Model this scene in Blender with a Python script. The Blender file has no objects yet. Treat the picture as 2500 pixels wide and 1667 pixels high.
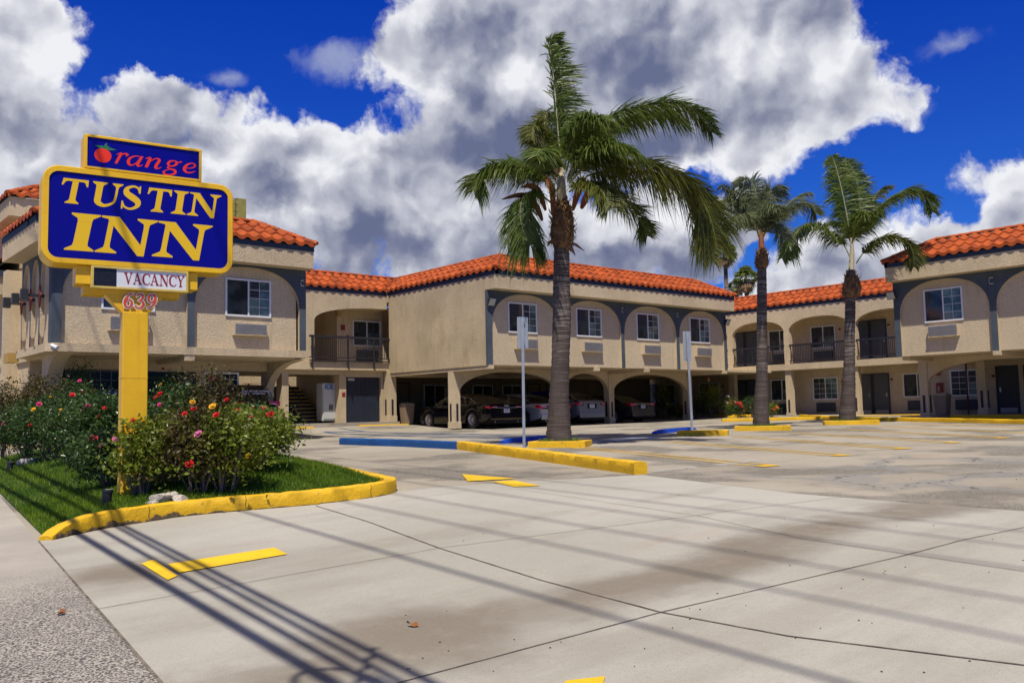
EXPOSURE = 0.12; SUN_E = 4.7; SKY_S = 0.062
import bpy, bmesh, math, random
from math import sin, cos, pi, radians, sqrt, atan2, floor
from mathutils import Vector, Matrix
random.seed(7)
scene = bpy.context.scene
COL = scene.collection
# ------------------------------------------------------------------ camera (eye height, focal length, direction surveyed from the photograph)
CF, CYAW, CPIT, CROL, CH = 2180.793, radians(40.722), radians(4.563), radians(1.189), 0.604
_f = Vector((sin(CYAW)*cos(CPIT), cos(CYAW)*cos(CPIT), sin(CPIT)))
_r0 = Vector((cos(CYAW), -sin(CYAW), 0)); _u0 = _r0.cross(_f)
_r = _r0*cos(CROL) - _u0*sin(CROL); _u = _u0*cos(CROL) + _r0*sin(CROL)
cam = bpy.data.cameras.new('camera'); camo = bpy.data.objects.new('camera', cam); COL.objects.link(camo)
cam.sensor_width = 36; cam.lens = CF/2500*36; cam.clip_start = .1; cam.clip_end = 3000
m = Matrix((( _r.x,_u.x,-_f.x),(_r.y,_u.y,-_f.y),(_r.z,_u.z,-_f.z))).to_4x4(); m.translation = Vector((0,0,CH))
camo.matrix_world = m; scene.camera = camo
RV = Vector((cos(CYAW), -sin(CYAW), 0)); FV = Vector((sin(CYAW), cos(CYAW), 0)); ZV = Vector((0,0,1))
def ray(px, py): return (_r*(px-1250)/CF - _u*(py-833.5)/CF + _f)
def hit(px, py, ax, val):
    d = ray(px, py); o = Vector((0,0,CH)); return o + d*((val-o[ax])/d[ax])
# ------------------------------------------------------------------ render / light
scene.render.engine = 'CYCLES'
vs = scene.view_settings; vs.view_transform = 'Standard'; vs.look = 'None'; vs.gamma = 1; vs.exposure = EXPOSURE
SUN = Vector((-1.05, -1.10, 2.9)).normalized()
sl = bpy.data.lights.new('sun', 'SUN'); sl.energy = SUN_E; sl.angle = radians(.53); sl.color = (1, .92, .79)
so = bpy.data.objects.new('sun', sl); COL.objects.link(so)
so.rotation_euler = SUN.to_track_quat('Z', 'Y').to_euler(); so.location = (0,0,60)
# ------------------------------------------------------------------ node helpers
class NT:
    def __init__(s, nt): s.nt = nt
    def n(s, t, **kw):
        nd = s.nt.nodes.new(t)
        for k, v in kw.items():
            if k.startswith('_'): setattr(nd, k[1:], v)
            else:
                key = int(k[1:]) if k[0] == 'i' and k[1:].isdigit() else k.replace('__', ' ')
                if isinstance(v, bpy.types.NodeSocket): s.nt.links.new(v, nd.inputs[key])
                else: nd.inputs[key].default_value = v
        return nd
    def math(s, op, a, b=0., clamp=False, c=None):
        nd = s.n('ShaderNodeMath', _operation=op, _use_clamp=clamp, i0=a, i1=b)
        if c is not None: 
            if isinstance(c, bpy.types.NodeSocket): s.nt.links.new(c, nd.inputs[2])
            else: nd.inputs[2].default_value = c
        return nd.outputs[0]
    def noise(s, vec, scale, detail=3, rough=.55, dim='3D'):
        nd = s.n('ShaderNodeTexNoise', _noise_dimensions=dim, Scale=scale, Detail=detail, Roughness=rough)
        if vec is not None: s.nt.links.new(vec, nd.inputs['Vector'])
        return nd.outputs['Fac']
    def mix(s, f, a, b, mode='MIX'):
        nd = s.nt.nodes.new('ShaderNodeMix'); nd.data_type = 'RGBA'; nd.blend_type = mode
        for i, v in ((0, f), (6, a), (7, b)):
            if isinstance(v, bpy.types.NodeSocket): s.nt.links.new(v, nd.inputs[i])
            else: nd.inputs[i].default_value = v if i == 0 else (tuple(v)+(1,))[:4]
        return nd.outputs[2]
    def ss(s, v, a, b):
        nd = s.n('ShaderNodeMapRange', _interpolation_type='SMOOTHSTEP', i0=v); nd.inputs[1].default_value = a; nd.inputs[2].default_value = b
        return nd.outputs[0]
# ------------------------------------------------------------------ world: deep blue sky with cumulus
w = bpy.data.worlds.new('World'); scene.world = w; w.use_nodes = True
W = NT(w.node_tree); w.node_tree.nodes.clear()
def azel(px, py):
    d = ray(px*2500/2352, py*2500/2352).normalized(); return atan2(d.x, d.y)*57.2958, math.asin(d.z)*57.2958
geo = W.n('ShaderNodeTexCoord').outputs['Generated']
sep = W.n('ShaderNodeSeparateXYZ', i0=geo)
az = W.math('MULTIPLY', W.math('ARCTAN2', sep.outputs[0], sep.outputs[1]), 57.2958)
el = W.math('MULTIPLY', W.math('ARCSINE', sep.outputs[2]), 57.2958)
P0 = W.n('ShaderNodeCombineXYZ', i0=az, i1=el).outputs[0]
def vadd(a, b): return W.n('ShaderNodeVectorMath', _operation='ADD', i0=a, i1=b).outputs[0]
warp = W.n('ShaderNodeTexNoise', _noise_dimensions='2D', Scale=.22, Detail=5, Roughness=.6); W.nt.links.new(P0, warp.inputs['Vector'])
wv = W.n('ShaderNodeVectorMath', _operation='SUBTRACT', i0=warp.outputs['Color']); wv.inputs[1].default_value = (.5,.5,.5)
wv = W.n('ShaderNodeVectorMath', _operation='SCALE', i0=wv.outputs[0]); wv.inputs['Scale'].default_value = 4.5
PW = vadd(P0, wv.outputs[0])
def blobs(lst, P):
    acc = None
    for (x, y, rx, ry) in lst:
        a, e = azel(x, y)
        s1 = W.n('ShaderNodeVectorMath', _operation='SUBTRACT', i0=P); s1.inputs[1].default_value = (a, e, 0)
        s2 = W.n('ShaderNodeVectorMath', _operation='MULTIPLY', i0=s1.outputs[0]); s2.inputs[1].default_value = (35.8/rx, 35.8/ry, 0)
        ln = W.n('ShaderNodeVectorMath', _operation='LENGTH', i0=s2.outputs[0]).outputs['Value']
        v = W.math('SUBTRACT', 1., ln)
        acc = v if acc is None else W.math('SMOOTH_MAX', acc, v, c=.25)
    return acc
CL = [(1130,90,270,190),(1420,120,400,250),(1740,230,300,150),(1810,40,120,110),(1200,330,330,150),(1560,300,330,110),
      (370,245,140,70),(640,360,330,95),(820,440,420,170),(1050,540,430,110),(1420,560,330,110),(300,470,330,150),
      (-10,110,165,165),(0,420,165,170),(1830,650,130,45),(1990,590,200,90),(2180,560,170,70),(2330,500,120,60),
      (1690,520,90,70), (-500,200,500,300),(2900,420,500,160),(600,-500,900,280),(2300,-700,700,200)]
DK = [(1150,370,330,120),(1500,330,330,80),(1400,140,280,110),(880,570,520,75),(1420,600,330,60),(330,330,150,50),(30,300,150,60),(1100,180,120,120),(2000,620,150,60),(560,440,240,50),(2220,590,140,40)]
wv2 = W.n('ShaderNodeVectorMath', _operation='SCALE', i0=wv.outputs[0]); wv2.inputs['Scale'].default_value = .45
PS = vadd(P0, wv2.outputs[0])
dn = blobs(CL, PW)
n1 = W.noise(PS, .20, 7, .54, '2D'); n1b = W.noise(vadd(PS, (-.5,.9,0)), .20, 7, .54, '2D')
n2 = W.noise(PW, .11, 3, .5, '2D')
def puff(P):
    v = W.n('ShaderNodeTexVoronoi', _voronoi_dimensions='2D', _feature='SMOOTH_F1', _normalize=True, Scale=.30, Detail=4., Roughness=.55, Lacunarity=2.2, Smoothness=.35)
    W.nt.links.new(P, v.inputs['Vector']); return W.math('SUBTRACT', 1., v.outputs['Distance'])
v1 = puff(PS); v1b = puff(vadd(PS, (-.28,.5,0)))
dens = W.math('ADD', W.math('ADD', dn, W.math('MULTIPLY', W.math('SUBTRACT', n1, .5), 1.1)), W.math('MULTIPLY', W.math('SUBTRACT', v1, .62), .7))
alpha = W.ss(dens, -.06, .22)
dark = W.ss(blobs(DK, PW), -.30, .75)
wisp = W.math('MULTIPLY', W.ss(W.math('ADD', blobs([(2180,105,95,35),(770,140,120,50),(2065,250,90,32),(520,185,80,26),(1960,600,120,50)], PS), W.math('MULTIPLY', W.math('SUBTRACT', n1, .55), 2.6)), 0, 1.0), .65)
sa_ = W.noise(PS, .16, 3.2, .5, '2D'); sb_ = W.noise(vadd(PS, (-.7,1.3,0)), .16, 3.2, .5, '2D')
relief = W.math('ADD', W.math('ADD', W.math('MULTIPLY', W.math('SUBTRACT', sa_, sb_), 1.9), W.math('MULTIPLY', W.math('SUBTRACT', n1, n1b), .35)), W.math('MULTIPLY', W.math('SUBTRACT', v1, v1b), .55))
edge = W.ss(dens, .75, .1)
br = W.math('ADD', W.math('MULTIPLY', edge, .22), W.math('ADD', .67, relief))
br = W.math('SUBTRACT', br, W.math('MULTIPLY', dark, .43))
br = W.math('ADD', br, W.math('MULTIPLY', W.math('SUBTRACT', n2, .5), .5), clamp=True)
ccol = W.mix(br, (.085,.105,.19), (1.0,1.0,1.03))
ccol = W.mix(W.math('POWER', br, 1.5), (2.0,2.35,4.1), (12.8,13.0,13.6))
sky = W.n('ShaderNodeTexSky', _sky_type='NISHITA', _sun_disc=False, _sun_elevation=math.asin(SUN.z), _sun_rotation=atan2(SUN.x, SUN.y), _altitude=200, _air_density=1., _dust_density=.3, _ozone_density=2.5)
tint = W.mix(W.ss(el, 0, 30), (.20,.62,1.55), (.035,.33,1.75))
skyc = W.mix(1, sky.outputs[0], tint, 'MULTIPLY')
full = W.mix(alpha, W.mix(wisp, skyc, (6.5,7.2,9.5)), ccol)
full = W.mix(W.math('MULTIPLY', W.ss(el, 31, 46), .9), full, (3.9,3.7,3.5))  # pale cover overhead, out of view, added to turn the blue fill light neutral
bg = W.n('ShaderNodeBackground', Color=full, Strength=SKY_S)
out = W.n('ShaderNodeOutputWorld'); W.nt.links.new(bg.outputs[0], out.inputs[0])
# ------------------------------------------------------------------ materials
MAT = {}
def mat(name, col=(.5,.5,.5), rough=.7, metal=0., spec=.4, fn=None, coat=0., emit=None):
    if name in MAT: return MAT[name]
    mt = bpy.data.materials.new(name); mt.use_nodes = True; nt = mt.node_tree; b = nt.nodes['Principled BSDF']
    b.inputs['Base Color'].default_value = tuple(col)+(1,); b.inputs['Roughness'].default_value = rough
    b.inputs['Metallic'].default_value = metal; b.inputs['Specular IOR Level'].default_value = spec
    b.inputs['Coat Weight'].default_value = coat
    if emit: b.inputs['Emission Color'].default_value = tuple(emit)+(1,); b.inputs['Emission Strength'].default_value = 1
    if fn:
        T = NT(nt); T.b = b; T.pos = nt.nodes.new('ShaderNodeNewGeometry').outputs['Position']; fn(T)
    MAT[name] = mt; return mt
def bump(T, h, strength=.3, dist=.01):
    bp = T.n('ShaderNodeBump', Height=h, Strength=strength, Distance=dist); T.nt.links.new(bp.outputs[0], T.b.inputs['Normal'])
def setc(T, c): T.nt.links.new(c, T.b.inputs['Base Color'])
def varied(col, amt=.25, scale=1.5, fine=40, bs=.3, bd=.01, dirt=None):
    def f(T):
        a = T.noise(T.pos, scale, 5, .6); b_ = T.noise(T.pos, fine, 3, .6)
        f1 = T.math('ADD', T.math('MULTIPLY', a, .7), T.math('MULTIPLY', b_, .3))
        c = T.mix(T.ss(f1, .3, .7), [x*(1-amt) for x in col], [min(1, x*(1+amt*.6)) for x in col])
        if dirt: c = T.mix(T.math('MULTIPLY', T.ss(T.noise(T.pos, scale*2.3, 6, .7), .56, .72), dirt[1]), c, dirt[0])
        setc(T, c); bump(T, b_, bs, bd)
    return f
def stucco(col, amt=.15, stain=.5):
    def f(T):
        v = T.n('ShaderNodeVectorMath', _operation='MULTIPLY', i0=T.pos); v.inputs[1].default_value = (1,1,.35)
        st = T.ss(T.noise(v.outputs[0], 1.1, 6, .65), .5, .74)
        a = T.noise(T.pos, .6, 4, .6); fi = T.noise(T.pos, 26, 4, .6); g = T.noise(T.pos, 70, 2, .7)
        c = T.mix(T.ss(a, .3, .7), [x*(1-amt) for x in col], [x*(1+amt*.5) for x in col])
        v2 = T.n('ShaderNodeVectorMath', _operation='MULTIPLY', i0=T.pos); v2.inputs[1].default_value = (4.5,4.5,.45); dr = T.ss(T.noise(v2.outputs[0], 1., 4, .6), .56, .72)
        c = T.mix(T.math('MULTIPLY', dr, .30), c, [col[0]*.55, col[1]*.50, col[2]*.42])
        c = T.mix(T.math('MULTIPLY', st, stain), c, [col[0]*.72, col[1]*.62, col[2]*.5])
        md = T.noise(T.pos, 9, 4, .7); c = T.mix(T.math('MULTIPLY', T.ss(md, .45, .68), .30), c, [x*.66 for x in col]); c = T.mix(T.math('MULTIPLY', T.ss(fi, .42, .62), .42), c, [x*.58 for x in col])
        setc(T, c); bump(T, T.math('ADD', T.math('MULTIPLY', fi, .8), T.math('MULTIPLY', g, .4)), .9, .045)
    return f
STUC = mat('stucco', rough=.95, spec=.1, fn=stucco((.66,.54,.36)))
STUC2 = mat('stucco_blank', rough=.95, spec=.1, fn=stucco((.61,.495,.325), .2, .9))
PANEL = mat('stucco_panel', rough=.95, spec=.1, fn=stucco((.67,.555,.38), .08, .15))
BLUE = mat('slate_paint', rough=.8, spec=.2, fn=varied((.078,.098,.122), .25, 1, 30, .6, .02))
NAVY = mat('navy_board', rough=.6, spec=.3, fn=varied((.028,.045,.075), .2, 1, 30, .3, .01))
def tilef(T):
    v = T.n('ShaderNodeVectorMath', _operation='MULTIPLY', i0=T.pos); v.inputs[1].default_value = (3.3,3.3,4)
    wn = T.n('ShaderNodeTexWhiteNoise', _noise_dimensions='3D'); fl = T.n('ShaderNodeVectorMath', _operation='FLOOR', i0=v.outputs[0]); T.nt.links.new(fl.outputs[0], wn.inputs['Vector'])
    c = T.mix(wn.outputs['Value'], (.24,.042,.008), (.46,.088,.014))
    c = T.mix(T.math('MULTIPLY', T.ss(T.noise(T.pos, 2.2, 6, .7), .5, .75), .5), c, (.28,.075,.03))
    c = T.mix(T.math('MULTIPLY', T.ss(T.noise(T.pos, 25, 4, .7), .55, .8), .4), c, (.55,.17,.05))
    setc(T, c); bump(T, T.noise(T.pos, 60, 3), .3, .006)
TILE = mat('clay_tile', rough=.72, spec=.3, fn=tilef)
WHITE = mat('white_vinyl', rough=.4, fn=varied((.72,.73,.76), .08, 3, 30, .05, .002))
def glassf(col):
    def f(T):
        c = T.mix(T.ss(T.noise(T.pos, 1.3, 3), .4, .6), [x*.6 for x in col], [x*1.5 for x in col]); setc(T, c)
        bump(T, T.noise(T.pos, 1.2, 1), .05, .02)
    return f
GLASS = mat('window_glass', rough=.05, spec=.5, fn=glassf((.040,.050,.050)))
GLASSG = mat('curtained_glass', rough=.06, spec=.6, fn=glassf((.10,.15,.14)))
BLACKG = mat('dark_glass', rough=.15, spec=.15, fn=glassf((.004,.005,.007)))
SHUT = mat('shutter_dark', (.012,.012,.014), .5)
SLAT = mat('shutter_slat', (.10,.11,.11), .5)
DOOR = mat('door_grey', rough=.5, fn=varied((.075,.085,.088), .12, 2, 20, .1, .003))
DOORD = mat('door_slate', rough=.55, fn=varied((.032,.038,.045), .15, 2, 20, .1, .003))
KICK = mat('kick_plate', (.3,.31,.33), .35, .6)
METAL = mat('steel', (.5,.5,.52), .3, 1)
ACM = mat('ac_grille', rough=.5, fn=varied((.28,.275,.27), .15, 3, 30, .1, .003, ((.20,.10,.06), .4)))
ACD = mat('ac_dark', rough=.6, fn=varied((.05,.055,.065), .15, 3, 30, .1, .003))
RAIL = mat('rail_paint', (.022,.022,.028), .5)
FLOODB = mat('flood_body', (.03,.03,.03), .5); FLOODG = mat('flood_glass', (.42,.44,.40), .25)
REDS = mat('red_sign', (.22,.02,.02), .5); 
# ------------------------------------------------------------------ mesh builder
class MB:
    def __init__(s): s.v = []; s.f = []; s.sm = False
    def quad(s, a, b, c, d): n = len(s.v); s.v += [tuple(a), tuple(b), tuple(c), tuple(d)]; s.f.append((n,n+1,n+2,n+3)); return s
    def poly(s, pts): n = len(s.v); s.v += [tuple(p) for p in pts]; s.f.append(tuple(range(n, n+len(pts)))); return s
    def box(s, x0, y0, z0, x1, y1, z1):
        n = len(s.v); s.v += [(x,y,z) for z in (z0,z1) for y in (y0,y1) for x in (x0,x1)]
        s.f += [(n,n+2,n+3,n+1),(n+4,n+5,n+7,n+6),(n,n+1,n+5,n+4),(n+2,n+6,n+7,n+3),(n,n+4,n+6,n+2),(n+1,n+3,n+7,n+5)]; return s
    def fbox(s, F, s0, z0, n0, s1, z1, n1):      # box in a frame
        n = len(s.v); s.v += [F(a, b, c) for c in (n0,n1) for b in (z0,z1) for a in (s0,s1)]
        s.f += [(n,n+2,n+3,n+1),(n+4,n+5,n+7,n+6),(n,n+1,n+5,n+4),(n+2,n+6,n+7,n+3),(n,n+4,n+6,n+2),(n+1,n+3,n+7,n+5)]; return s
    def grid(s, rows, close=False):
        n = len(s.v); R = len(rows); K = len(rows[0])
        for r in rows: s.v += [tuple(p) for p in r]
        for i in range(R-1):
            for j in range(K if close else K-1):
                j2 = (j+1) % K; s.f.append((n+i*K+j, n+i*K+j2, n+(i+1)*K+j2, n+(i+1)*K+j))
        return s
    def tube(s, pts, rad, k=8, caps=True):
        pts = [Vector(p) for p in pts]; rows = []
        for i, p in enumerate(pts):
            t = (pts[min(i+1, len(pts)-1)] - pts[max(i-1, 0)]).normalized()
            a = t.cross(Vector((0,0,1)) if abs(t.z) < .9 else Vector((1,0,0))).normalized(); b = t.cross(a)
            r = rad[i] if isinstance(rad, (list, tuple)) else rad
            rows.append([p + a*r*cos(2*pi*j/k) + b*r*sin(2*pi*j/k) for j in range(k)])
        n = len(s.v); s.grid(rows, True)
        if caps: s.f.append(tuple(n+j for j in range(k))); m_ = n+(len(rows)-1)*k; s.f.append(tuple(m_+j for j in reversed(range(k))))
        return s
    def lathe(s, prof, c, k=16, axis='z'):
        rows = []
        for (r, z) in prof:
            if axis == 'z': rows.append([(c[0]+r*cos(2*pi*j/k), c[1]+r*sin(2*pi*j/k), c[2]+z) for j in range(k)])
            elif axis == 'x': rows.append([(c[0]+z, c[1]+r*cos(2*pi*j/k), c[2]+r*sin(2*pi*j/k)) for j in range(k)])
            else: rows.append([(c[0]+r*cos(2*pi*j/k), c[1]+z, c[2]+r*sin(2*pi*j/k)) for j in range(k)])
        return s.grid(rows, True)
    def prism(s, pts, d):                        # polygon extruded by vector d
        n = len(s.v); k = len(pts); d = Vector(d); s.v += [tuple(p) for p in pts] + [tuple(Vector(p)+d) for p in pts]
        s.f += [tuple(range(n, n+k)), tuple(reversed(range(n+k, n+2*k)))] + [(n+i, n+k+i, n+k+(i+1)%k, n+(i+1)%k) for i in range(k)]; return s
def Fr(O, U, N):
    O = Vector(O); U = Vector(U); N = Vector(N)
    return lambda s_, z, n_=0.: O + U*s_ + Vector((0,0,z)) + N*n_
def org(o):
    while o.parent: o = o.parent
    return o.location
def link(name, mb, m_, parent=None, smooth=False, bev=0, fix=True):
    me = bpy.data.meshes.new(name); vv = mb.v
    if parent is not None:
        L = org(parent)
        if L.length > 0: vv = [(a-L.x, b-L.y, c-L.z) for a, b, c in vv]
    me.from_pydata(vv, [], mb.f)
    if fix:
        bm = bmesh.new(); bm.from_mesh(me); bmesh.ops.recalc_face_normals(bm, faces=bm.faces); bm.to_mesh(me); bm.free()
    for m1 in (m_ if isinstance(m_, list) else [m_]): me.materials.append(m1)
    if smooth: me.polygons.foreach_set('use_smooth', [True]*len(me.polygons))
    o = bpy.data.objects.new(name, me); COL.objects.link(o)
    if parent is not None: o.parent = parent
    if bev:
        b = o.modifiers.new('b', 'BEVEL'); b.width = bev; b.segments = 2; b.limit_method = 'ANGLE'
    if smooth == 2:
        o.modifiers.new('e', 'EDGE_SPLIT').split_angle = radians(40)
    return o
def tag(o, label=None, cat=None, group=None, kind=None):
    if label: o['label'] = label
    if cat: o['category'] = cat
    if group: o['group'] = group
    if kind: o['kind'] = kind
    return o
def thing(name, label, cat, loc=(0,0,0), group=None):
    o = bpy.data.objects.new(name, None); COL.objects.link(o); o.location = loc; o.empty_display_size = .2
    return tag(o, label, cat, group)
def copy_tree(o, parent=None):
    c = o.copy(); COL.objects.link(c); c.parent = parent
    for ch in [x for x in scene.objects if x.parent == o]: copy_tree(ch, c)
    return c
# ------------------------------------------------------------------ terrain
def sm(t): t = max(0., min(1., t)); return t*t*(3-2*t)
def G(x, y):
    x = max(-8, min(70, x)); y = max(-20, min(60, y))
    a = -.4+.0125*(x-14)+.015*(y-10)-.032*max(0, 8-x)
    c = .03+.17*sm((x-33)/10); w_ = .06
    z = c if a > c+.7 else (a if a < c-.7 else -w_*math.log(math.exp(-a/w_)+math.exp(-c/w_)))
    return z + .2*sm((y-30)/4)*sm((25-x)/3)*sm((x-8)/4)
def gp(px, py, off=0., V=False):
    if V: px *= 2500/2352; py *= 2500/2352
    d = ray(px, py); lo, hi = .5, 400; o = Vector((0,0,CH))
    for i in range(45):
        m_ = (lo+hi)/2; p = o+d*m_
        if p.z > G(p.x, p.y)+off: lo = m_
        else: hi = m_
    return o+d*lo
def gV(px, py, off=0.): return gp(px, py, off, True)
def sheet(name, poly, m_, off, kind='structure', step=.5, parent=None):
    bm = bmesh.new(); poly = [Vector((p[0], p[1], 0)) for p in poly]
    bm.faces.new([bm.verts.new(p) for p in poly])
    for ax in (0, 1):
        lo = min(p[ax] for p in poly); hi = max(p[ax] for p in poly); k = math.floor(lo/step)+1
        while k*step < hi:
            co = [0,0,0]; no = [0,0,0]; co[ax] = k*step; no[ax] = 1
            bmesh.ops.bisect_plane(bm, geom=bm.verts[:]+bm.edges[:]+bm.faces[:], plane_co=co, plane_no=no, dist=1e-5); k += 1
    mb = MB(); idx = {}
    for v in bm.verts: idx[v] = len(mb.v); mb.v.append((v.co.x, v.co.y, G(v.co.x, v.co.y)+off))
    for f in bm.faces:
        t = [idx[v] for v in f.verts]
        mb.f.append(tuple(t) if f.normal.z > 0 else tuple(reversed(t)))
    bm.free()
    return mb
def line_poly(a, b, w_):
    a = Vector((a[0],a[1],0)); b = Vector((b[0],b[1],0)); t = (b-a).normalized(); n = Vector((-t.y,t.x,0))*w_/2
    return [a-n, b-n, b+n, a+n]
def merge(mbs):
    o = MB()
    for q in mbs:
        n = len(o.v); o.v += q.v; o.f += [tuple(i+n for i in f) for f in q.f]
    return o
def concf(base, dark, speck=.5, stains=True, agg=0., sk=1.):
    def f(T):
        P = T.pos
        big = T.noise(P, .22, 5, .6); md = T.noise(P, 1.3, 5, .65); fi = T.noise(P, 30, 3, .7); vf = T.noise(P, 140, 2, .8)
        c = T.mix(T.ss(big, .35, .65), dark, base)
        c = T.mix(T.math('MULTIPLY', T.ss(md, .45, .75), .30), c, [x*.72 for x in base])
        if stains:
            sv = T.n('ShaderNodeMapping', Vector=P); sv.inputs['Rotation'].default_value = (0,0,radians(-6)); sv.inputs['Scale'].default_value = (.20,.75,1)
            st = T.ss(T.noise(sv.outputs[0], 1.15, 6, .62), .47, .68)
            c = T.mix(T.math('MULTIPLY', st, .36*sk), c, (.20,.17,.13))
            sp = T.n('ShaderNodeSeparateXYZ', i0=P); yy = T.math('ADD', sp.outputs[1], T.math('MULTIPLY', T.noise(P, .7, 5, .65), 1.3)); band = T.math('MULTIPLY', T.ss(T.math('ABSOLUTE', T.math('SUBTRACT', yy, 5.25)), .6, .1), T.ss(T.noise(P, .5, 3, .5), .3, .5))
            d1 = T.n('ShaderNodeVectorMath', _operation='DISTANCE', i0=P); d1.inputs[1].default_value = (2.7,8.3,-.7); band = T.math('MAXIMUM', band, T.ss(T.math('ADD', d1.outputs['Value'], T.noise(P, 1.6, 4, .6)), 1.35, .7)); d2 = T.n('ShaderNodeVectorMath', _operation='DISTANCE', i0=P); d2.inputs[1].default_value = (3.2,4.7,-.75); band = T.math('MAXIMUM', band, T.ss(T.math('ADD', d2.outputs['Value'], T.noise(P, 1.6, 4, .6)), 1.7, .8))
            c = T.mix(T.math('MULTIPLY', band, .78*sk), c, (.165,.135,.10))
            hal = T.ss(T.noise(P, 2.6, 5, .7), .5, .8); c = T.mix(T.math('MULTIPLY', hal, .2), c, (.60,.55,.47))
            st2 = T.ss(T.noise(sv.outputs[0], .8, 4, .6), .60, .74)
            c = T.mix(T.math('MULTIPLY', st2, .3), c, (.33,.19,.10))
        c = T.mix(T.math('MULTIPLY', T.ss(fi, .35, .75), .22), c, [x*.6 for x in base])
        c = T.mix(T.math('MULTIPLY', T.ss(vf, .56, .66), speck), c, (.09,.085,.08))
        h = vf
        if agg:
            vo = T.n('ShaderNodeTexVoronoi', Vector=P, Scale=75.).outputs['Distance']; pt = T.ss(T.noise(P, .35, 4, .6), .48, .6)
            k = T.math('MULTIPLY', T.ss(vo, .38, .55), T.math('ADD', T.math('MULTIPLY', pt, agg), .1))
            c = T.mix(k, c, (.10,.095,.085))
            wp = T.n('ShaderNodeTexNoise', Scale=.9, Detail=5.); T.nt.links.new(P, wp.inputs['Vector']); wo = T.n('ShaderNodeVectorMath', _operation='SCALE', i0=wp.outputs['Color']); wo.inputs['Scale'].default_value = 1.6
            pw = T.n('ShaderNodeVectorMath', _operation='ADD', i0=P, i1=wo.outputs[0]).outputs[0]; ve = T.n('ShaderNodeTexVoronoi', _feature='DISTANCE_TO_EDGE', Vector=pw, Scale=.24).outputs['Distance']
            s3 = T.n('ShaderNodeSeparateXYZ', i0=P); reg = T.math('MULTIPLY', T.ss(s3.outputs[0], 10.5, 12.5), T.ss(s3.outputs[1], 9.2, 7.8)); wd_ = T.math('MULTIPLY', T.noise(P, .8, 4, .6), .085)
            pm = T.math('MULTIPLY', T.ss(T.math('SUBTRACT', ve, wd_), .012, -.004), reg); c = T.mix(T.math('MULTIPLY', pm, .75), c, (.235,.23,.22))
            c = T.mix(T.math('MULTIPLY', T.math('MULTIPLY', T.ss(ve, .006, .001), reg), .8), c, (.06,.055,.05))
        setc(T, c); bump(T, h, .35, .004)
    return f
LOT = mat('lot_concrete', rough=.9, spec=.15, fn=concf((.42,.38,.315), (.34,.305,.25), .8, True, .9, .35))
APR = mat('apron_concrete', rough=.88, spec=.2, fn=concf((.44,.425,.385), (.36,.345,.30), .5, True))
JOINT = mat('joint_dirt', rough=.95, fn=varied((.17,.145,.115), .7, 5, 30))
def sidef(T):
    P = T.pos; vo = T.n('ShaderNodeTexNoise', Vector=P, Scale=62., Detail=3., Roughness=.65).outputs['Fac']
    s = T.n('ShaderNodeSeparateXYZ', i0=P)
    nearness = T.ss(T.math('ADD', s.outputs[1], T.math('MULTIPLY', T.noise(P, .9, 4), 3.)), 11.2, 8.6)
    c0 = T.mix(T.ss(T.noise(P, .8, 5), .35, .7), (.33,.305,.27), (.41,.38,.335))
    k = T.math('MULTIPLY', T.ss(vo, .475, .53), T.math('ADD', T.math('MULTIPLY', nearness, 1.), .06))
    c = T.mix(k, c0, (.07,.062,.062)); setc(T, c); bump(T, vo, .7, .006)
SIDE = mat('sidewalk_aggregate', rough=.9, fn=sidef)
def paintf(col, wear, wc=(.3,.27,.22), sc=9):
    def f(T):
        n = T.noise(T.pos, sc, 6, .75); n2_ = T.noise(T.pos, 1.5, 4, .6)
        c = T.mix(T.ss(n2_, .3, .7), [x*.85 for x in col], [min(1, x*1.08) for x in col])
        c = T.mix(T.math('MULTIPLY', T.ss(n, 1-wear, 1-wear+.09), .9), c, wc)
        c = T.mix(T.math('MULTIPLY', T.ss(T.noise(T.pos, 3.3, 6, .7), .55, .75), .35), c, [x*.45 for x in col])
        c = T.mix(T.math('MULTIPLY', T.ss(T.noise(T.pos, 38, 4, .8), .58, .68), .5), c, [x*.35 for x in col]); setc(T, c); bump(T, T.noise(T.pos, 20, 6, .7), .8, .018)
    return f
YK = mat('kerb_yellow', rough=.6, spec=.35, fn=paintf((.74,.44,.012), .41, (.16,.12,.06)))
YL = mat('line_yellow', rough=.7, fn=paintf((.70,.42,.02), .36, (.42,.37,.3), 22))
YP = mat('arrow_yellow', rough=.7, fn=paintf((.78,.50,.012), .30, (.5,.45,.35), 22))
BK = mat('kerb_blue', rough=.6, fn=paintf((.008,.075,.26), .34, (.10,.10,.10)))
BB = mat('stop_blue', rough=.55, fn=paintf((.004,.055,.42), .32, (.1,.1,.12)))
BL = mat('line_blue', rough=.7, fn=paintf((.02,.085,.25), .36, (.30,.28,.26), 14))
WL = mat('line_white', rough=.7, fn=paintf((.6,.6,.6), .5, (.42,.37,.3), 10))
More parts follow.
